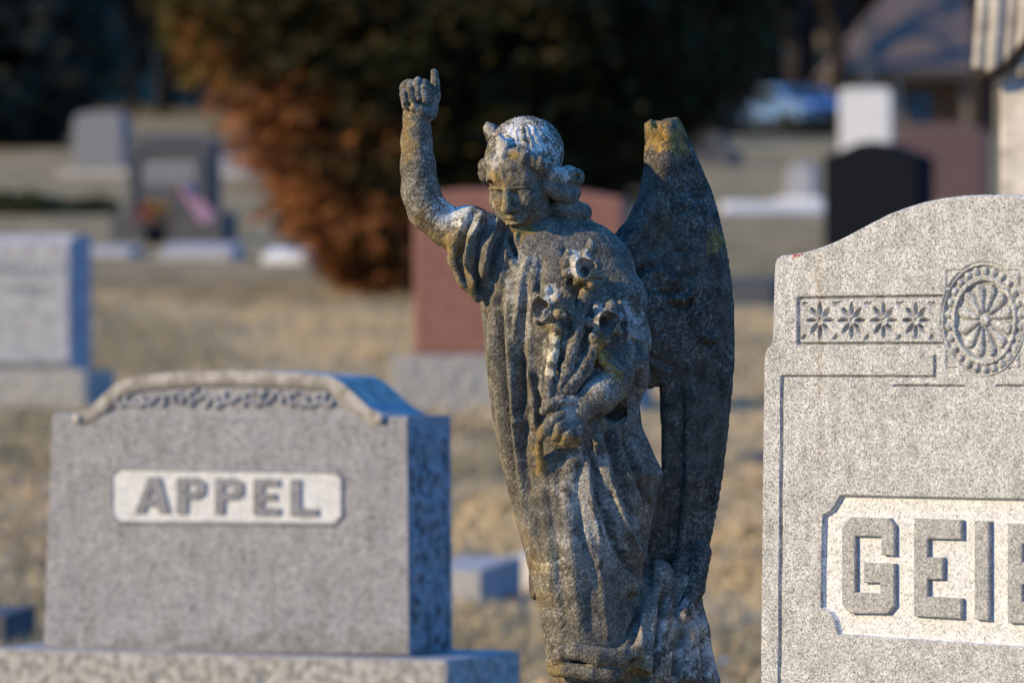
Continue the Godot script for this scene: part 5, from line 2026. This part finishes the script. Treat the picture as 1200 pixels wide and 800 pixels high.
func build_trees() -> void:
	# the great evergreen behind the angel, vase-shaped, left flank browned: dead foliage, with low sunlight put into the colour
	var d := 60.0
	var foot := on_ground(452, 346)
	d = -foot.z
	var k := d / LENS
	var rows := []
	for q in [[346, 424, 492], [335, 408, 520], [310, 386, 590], [270, 350, 670], [230, 322, 725], [190, 298, 770], [140, 268, 835], [100, 236, 885], [50, 203, 925], [0, 182, 940], [-150, 160, 940], [-350, 260, 860], [-500, 400, 700]]:
		rows.append([(346.0 - q[0]) * k, (q[1] - 452.0) * k, (q[2] - 452.0) * k])
	var tone := func(c: Vector3, r: RandomNumberGenerator) -> Color:
		var u := 452.0 + c.x / k
		var v := 346.0 - c.y / k
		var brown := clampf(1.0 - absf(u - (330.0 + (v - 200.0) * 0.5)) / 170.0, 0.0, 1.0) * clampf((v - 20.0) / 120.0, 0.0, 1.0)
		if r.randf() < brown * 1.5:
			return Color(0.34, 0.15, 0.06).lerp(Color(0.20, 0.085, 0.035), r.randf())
		if v < 130.0 and u < 300.0 and r.randf() < 0.7:
			return Color(0.20, 0.135, 0.04).lerp(Color(0.12, 0.10, 0.03), r.randf())
		if v > 318.0 and r.randf() < 0.6:
			return Color(0.18, 0.16, 0.04)
		return Color(0.03, 0.036, 0.017).lerp(Color(0.085, 0.065, 0.03), r.randf())
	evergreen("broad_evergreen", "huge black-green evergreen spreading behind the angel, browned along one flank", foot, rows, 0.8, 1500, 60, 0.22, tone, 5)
	# dark conifer at the left
	var dark := func(_c: Vector3, r: RandomNumberGenerator) -> Color: return Color(0.04, 0.055, 0.04).lerp(Color(0.09, 0.085, 0.065), r.randf())
	foot = Vector3(at_px(-10, 0, 128).x, ground_y(-12, -128), -128.0)
	k = 128.0 / LENS
	rows = []
	for q in [[190, -100, 30], [178, -140, 60], [150, -170, 84], [125, -190, 108], [104, -190, 132], [60, -200, 140], [0, -190, 128], [-120, -150, 100], [-300, -60, 40]]:
		rows.append([maxf(0.05, EYE - (q[0] - 400.0) * k - foot.y), (q[1] + 10.0) * k, (q[2] + 10.0) * k])
	evergreen("dark_conifer", "dark drooping conifer above the rounded pale headstone", foot, rows, 0.9, 600, 50, 0.42, dark, 9)
	# low junipers before the left conifer
	var green := func(_c: Vector3, r: RandomNumberGenerator) -> Color: return Color(0.07, 0.085, 0.035).lerp(Color(0.11, 0.11, 0.05), r.randf())
	for q in [[20.0, 252.0, 90.0, 26.0], [95.0, 250.0, 80.0, 18.0]]:
		var g := on_ground(q[0], q[1])
		var kk := -g.z / LENS
		var w: float = q[2] * kk * 0.5
		var h: float = q[3] * kk
		evergreen("juniper", ["low spreading juniper at the foot of the dark drooping conifer", "low flat juniper beside the base of the dark grey monument"][0 if q[0] < 50.0 else 1], g, [[0.02, -w * 0.8, w * 0.8], [h * 0.4, -w, w], [h * 0.8, -w * 0.7, w * 0.7], [h, -w * 0.2, w * 0.2]], 0.6, 40, 50, 0.2, green, int(q[0]) + 3, "junipers")
	# bare trees round the house
	bare_tree("bare_tree", "leafless tree with dark twigs behind the draped column", Vector3(at_px(1150, 0, 158).x, 7.6, -158.0), 15.0, 3, mats.bark)
	bare_tree("bare_tree", "leafless tree standing before the brown roof beside the parked cars", Vector3(at_px(985, 0, 164).x, 7.7, -164.0), 15.0, 8, mats.bark)
	bare_tree("bare_tree", "leafless tree half hidden behind the broad evergreen's edge", Vector3(at_px(925, 0, 170).x, 7.9, -170.0), 17.0, 12, mats.bark)
	# far wooded slope, too many stems to count
	var src := Soup.new()
	var r := RandomNumberGenerator.new()
	r.seed = 40
	src.tube(Vector3(0, -1, 0), Vector3(0, 8, 0), 0.28, 0.12, 5, false)
	for i in 70:
		var a := r.randf() * TAU
		var y := r.randf_range(2.5, 9.0)
		var e := Vector3(cos(a), r.randf_range(0.5, 1.3), sin(a)) * r.randf_range(1.2, 3.2)
		src.tube(Vector3(0, y, 0), Vector3(0, y, 0) + e, 0.09, 0.03, 3, false)
		for j in 3:
			var e2 := Vector3(r.randf_range(-1, 1), r.randf_range(0.0, 1.2), r.randf_range(-1, 1)) * 1.2
			src.tube(Vector3(0, y, 0) + e * r.randf_range(0.5, 1.0), Vector3(0, y, 0) + e + e2, 0.05, 0.02, 3, false)
	var mm := MultiMesh.new()
	mm.transform_format = MultiMesh.TRANSFORM_3D
	mm.mesh = src.done()
	mm.instance_count = 700
	for i in 700:
		var dd := r.randf_range(235.0, 430.0)
		var x := r.randf_range(-0.2, 0.16) * dd
		mm.set_instance_transform(i, Transform3D(Basis(Vector3.UP, r.randf() * TAU).scaled(Vector3.ONE * r.randf_range(0.8, 1.4)), Vector3(x, ground_y(x, -dd), -dd)))
	var wood := MultiMeshInstance3D.new()
	wood.name = "far_woodland"
	wood.multimesh = mm
	wood.material_override = mats.bark
	wood.set_meta("kind", "stuff")
	wood.set_meta("label", "hazy leafless woodland covering the far slope")
	wood.set_meta("category", "woodland")
	add_child(wood)

func car(label: String, at: Vector3, turn: float, paint: Material) -> void:
	var t := thing("parked_car", label, "car", at, turn, "cars parked beyond the lawn")
	var side := PackedVector2Array([Vector2(-2.15, 0.35), Vector2(-2.2, 0.75), Vector2(-2.05, 0.92), Vector2(-1.1, 1.0), Vector2(-0.45, 1.42), Vector2(0.9, 1.46), Vector2(1.6, 1.08), Vector2(2.1, 0.98), Vector2(2.18, 0.6), Vector2(2.1, 0.33)])
	var s := Soup.new()
	s.prism(side, -0.85, 0.85, 0.09)
	part("body", s.done(), paint, t)
	for z in [-0.855, 0.83]:
		s = Soup.new()
		s.prism(PackedVector2Array([Vector2(-0.95, 1.02), Vector2(-0.42, 1.36), Vector2(0.2, 1.38), Vector2(0.2, 1.02)]), z, z + 0.03)
		part("side_window", s.done(), mats.car_glass, t)
		s = Soup.new()
		s.prism(PackedVector2Array([Vector2(0.27, 1.02), Vector2(0.27, 1.38), Vector2(0.86, 1.40), Vector2(1.4, 1.08)]), z, z + 0.03)
		part("side_window", s.done(), mats.car_glass, t)
	s = Soup.new()
	s.quad(Vector3(-1.1, 1.03, -0.68), Vector3(-0.5, 1.41, -0.6), Vector3(-0.5, 1.41, 0.6), Vector3(-1.1, 1.03, 0.68))
	part("windscreen", s.done(), mats.car_glass, t)
	s = Soup.new()
	s.quad(Vector3(0.97, 1.45, -0.6), Vector3(1.57, 1.12, -0.68), Vector3(1.57, 1.12, 0.68), Vector3(0.97, 1.45, 0.6))
	part("rear_window", s.done(), mats.car_glass, t)
	for x in [-1.38, 1.35]:
		for z in [-0.78, 0.78]:
			s = Soup.new(true)
			s.tube(Vector3(x, 0.31, z - 0.1), Vector3(x, 0.31, z + 0.1), 0.31, 0.31, 18)
			var w := part("wheel", s.done(), mats.rubber, t)
			s = Soup.new()
			s.tube(Vector3(x, 0.31, z - 0.11), Vector3(x, 0.31, z + 0.11), 0.19, 0.19, 12)
			part("rim", s.done(), mats.chrome, w)
	for z in [-0.6, 0.6]:
		part("headlight", block(Vector3(-2.2, 0.66, z - 0.18), Vector3(-2.1, 0.82, z + 0.18), 0.03), mats.lamp_glass, t)
		part("tail_light", block(Vector3(2.08, 0.72, z - 0.16), Vector3(2.16, 0.9, z + 0.16), 0.02), mats.petal_red, t)
	part("bumper", block(Vector3(-2.26, 0.36, -0.8), Vector3(-2.1, 0.56, 0.8), 0.05), paint, t)
	part("grille", block(Vector3(-2.22, 0.6, -0.36), Vector3(-2.12, 0.76, 0.36), 0.01), mats.rubber, t)

func build_far_things() -> void:
	# road along the top of the lawn
	var s := Soup.new()
	for i in 30:
		var x0 := -60.0 + i * 4.0
		s.quad(Vector3(x0, ground_y(x0, -148.0) + 0.06, -148.0), Vector3(x0, ground_y(x0, -155.0) + 0.06, -155.0), Vector3(x0 + 4, ground_y(x0 + 4, -155.0) + 0.06, -155.0), Vector3(x0 + 4, ground_y(x0 + 4, -148.0) + 0.06, -148.0))
	structure("road", s.done(), mats.asphalt)
	var gy := func(u: float, d: float) -> Vector3:
		var x := at_px(u, 0, d).x
		return Vector3(x, ground_y(x, -d) + 0.07, -d)
	car("blue car parked beyond the lawn, facing the graves", gy.call(932, 150.0), PI * 0.62, mats.car_paint)
	car("silver car parked beyond the lawn behind the evergreen's edge", gy.call(842, 153.0), PI * 0.55, mats.car_silver)
	# house with a brown roof and a dark porch
	var base: Vector3 = gy.call(1060, 172.0)
	var t := thing("brown_roofed_house", "low house with a broad brown roof over a dark porch", "house", base)
	var k := 172.0 / LENS
	var y := func(v: float) -> float: return EYE - (v - 400.0) * k - base.y
	var x := func(u: float) -> float: return (u - 1060.0) * k
	var eave := y.call(92.0) as float
	part("back_wall", block(Vector3(x.call(970), -0.3, -3.2), Vector3(x.call(1300), eave + 0.1, -3.0), 0.0), mats.porch_wall, t)
	part("side_wall", block(Vector3(x.call(1128), -0.3, -3.0), Vector3(x.call(1136), eave, 0.4), 0.0), mats.porch_wall, t)
	part("floor", block(Vector3(x.call(968), -0.3, -3.0), Vector3(x.call(1300), 0.12, 1.0), 0.02), mats.trim_wood, t)
	for u in [980.0, 1050.0, 1170.0]:
		part("post", block(Vector3(x.call(u) - 0.1, 0.1, 0.6), Vector3(x.call(u) + 0.1, eave, 0.8), 0.01), mats.trim_wood, t)
	part("fascia", block(Vector3(x.call(966), eave - 0.02, 0.5), Vector3(x.call(1320), eave + 0.22, 0.9), 0.02), mats.trim_wood, t)
	s = Soup.new()
	var xl := x.call(964) as float
	var xr := x.call(1330) as float
	var ridge := y.call(-20.0) as float
	s.quad(Vector3(xl, eave + 0.2, 1.2), Vector3(xl + 2.5, ridge, -4.5), Vector3(xr - 2.5, ridge, -4.5), Vector3(xr, eave + 0.2, 1.2))
	s.quad(Vector3(xr, eave + 0.2, -9.0), Vector3(xr - 2.5, ridge, -4.5), Vector3(xl + 2.5, ridge, -4.5), Vector3(xl, eave + 0.2, -9.0))
	s.tri(Vector3(xl, eave + 0.2, -9.0), Vector3(xl + 2.5, ridge, -4.5), Vector3(xl, eave + 0.2, 1.2))
	s.tri(Vector3(xr, eave + 0.2, 1.2), Vector3(xr - 2.5, ridge, -4.5), Vector3(xr, eave + 0.2, -9.0))
	s.quad(Vector3(xl, eave + 0.18, 1.2), Vector3(xr, eave + 0.18, 1.2), Vector3(xr, eave + 0.18, -9.0), Vector3(xl, eave + 0.18, -9.0))
	part("roof", s.done(), mats.shingle, t)
	part("window", block(Vector3(x.call(1070), 0.9, -3.0), Vector3(x.call(1100), 2.0, -2.96), 0.0), mats.car_glass, t)
	# hedge at the top of the lawn
	var hedge_tone := func(_c: Vector3, r: RandomNumberGenerator) -> Color: return Color(0.03, 0.04, 0.018).lerp(Color(0.05, 0.045, 0.025), r.randf())
	var hb := on_ground(900, 170)
	hb = Vector3(at_px(905, 0, 142).x, ground_y(8, -142), -142.0)
	evergreen("low_hedge", "low dark hedge along the top of the lawn in front of the cars", hb, [[0.02, -2.6, 2.2], [0.3, -2.7, 2.3], [0.55, -2.6, 2.2]], 0.25, 30, 60, 0.2, hedge_tone, 70)
	# scrap of white paper in the grass
	var sc := thing("paper_scrap", "small crumpled white scrap lying in the grass by the angel", "litter", on_ground(843, 787) + Vector3(0, 0.02, 0))
	s = Soup.new()
	var r := RandomNumberGenerator.new()
	r.seed = 2
	var q: Array[Vector3] = []
	for i in 12:
		q.append(Vector3(cos(i * TAU / 12.0) * 0.035, r.randf_range(0.0, 0.03), sin(i * TAU / 12.0) * 0.03))
	for i in 12:
		s.tri(Vector3(0, 0.02, 0), q[i], q[(i + 1) % 12])
	part("sheet", s.done(), mats.marble, sc)

func _ready() -> void:
	# ---- camera
	var cam := Camera3D.new()
	cam.name = "camera"
	add_child(cam)
	var lens := CameraAttributesPhysical.new()
	lens.frustum_focal_length = 200.0
	lens.exposure_aperture = 5.6
	lens.frustum_focus_distance = 8.85
	lens.frustum_near = 0.1
	lens.frustum_far = 1500.0
	cam.attributes = lens
	cam.projection = Camera3D.PROJECTION_FRUSTUM
	cam.near = 0.1
	cam.far = 1500.0
	cam.size = 0.1 * 800.0 / LENS
	cam.position = Vector3(0, EYE, 0)
	# ---- sky and exposure
	var we := WorldEnvironment.new()
	we.name = "environment"
	var env := Environment.new()
	env.tonemap_mode = Environment.TONE_MAPPER_LINEAR
	env.tonemap_exposure = 1.12
	env.background_mode = Environment.BG_SKY
	var sky := Sky.new()
	var sm := ProceduralSkyMaterial.new()
	sm.sky_top_color = lin(0.05, 0.27, 0.80)
	sm.sky_horizon_color = lin(0.16, 0.42, 0.84)
	sm.sky_curve = 0.2
	sm.sky_energy_multiplier = 1.1
	sm.ground_bottom_color = Color(0.2, 0.19, 0.16)
	sm.ground_horizon_color = Color(0.4, 0.42, 0.45)
	sky.sky_material = sm
	env.sky = sky
	env.sdfgi_enabled = true
	env.ssao_enabled = true
	env.ssil_enabled = true
	we.environment = env
	add_child(we)
	# ---- low winter sun from the left
	var sun := DirectionalLight3D.new()
	sun.name = "sun"
	sun.light_color = Color(1.0, 0.90, 0.71)
	sun.light_energy = 1.6
	sun.light_angular_distance = 1.0
	sun.shadow_enabled = true
	add_child(sun)
	var az := deg_to_rad(71.0)
	var el := deg_to_rad(21.0)
	sun.look_at_from_position(Vector3.ZERO, -Vector3(-sin(az) * cos(el), sin(el), cos(az) * cos(el)))
	# ---- the place
	rng.seed = 1
	make_materials()
	build_ground()
	build_leaf_litter()
	build_trees()
	build_far_things()
	build_carved_stone()
	build_appel_stone()
	build_other_stones()
	build_angel()
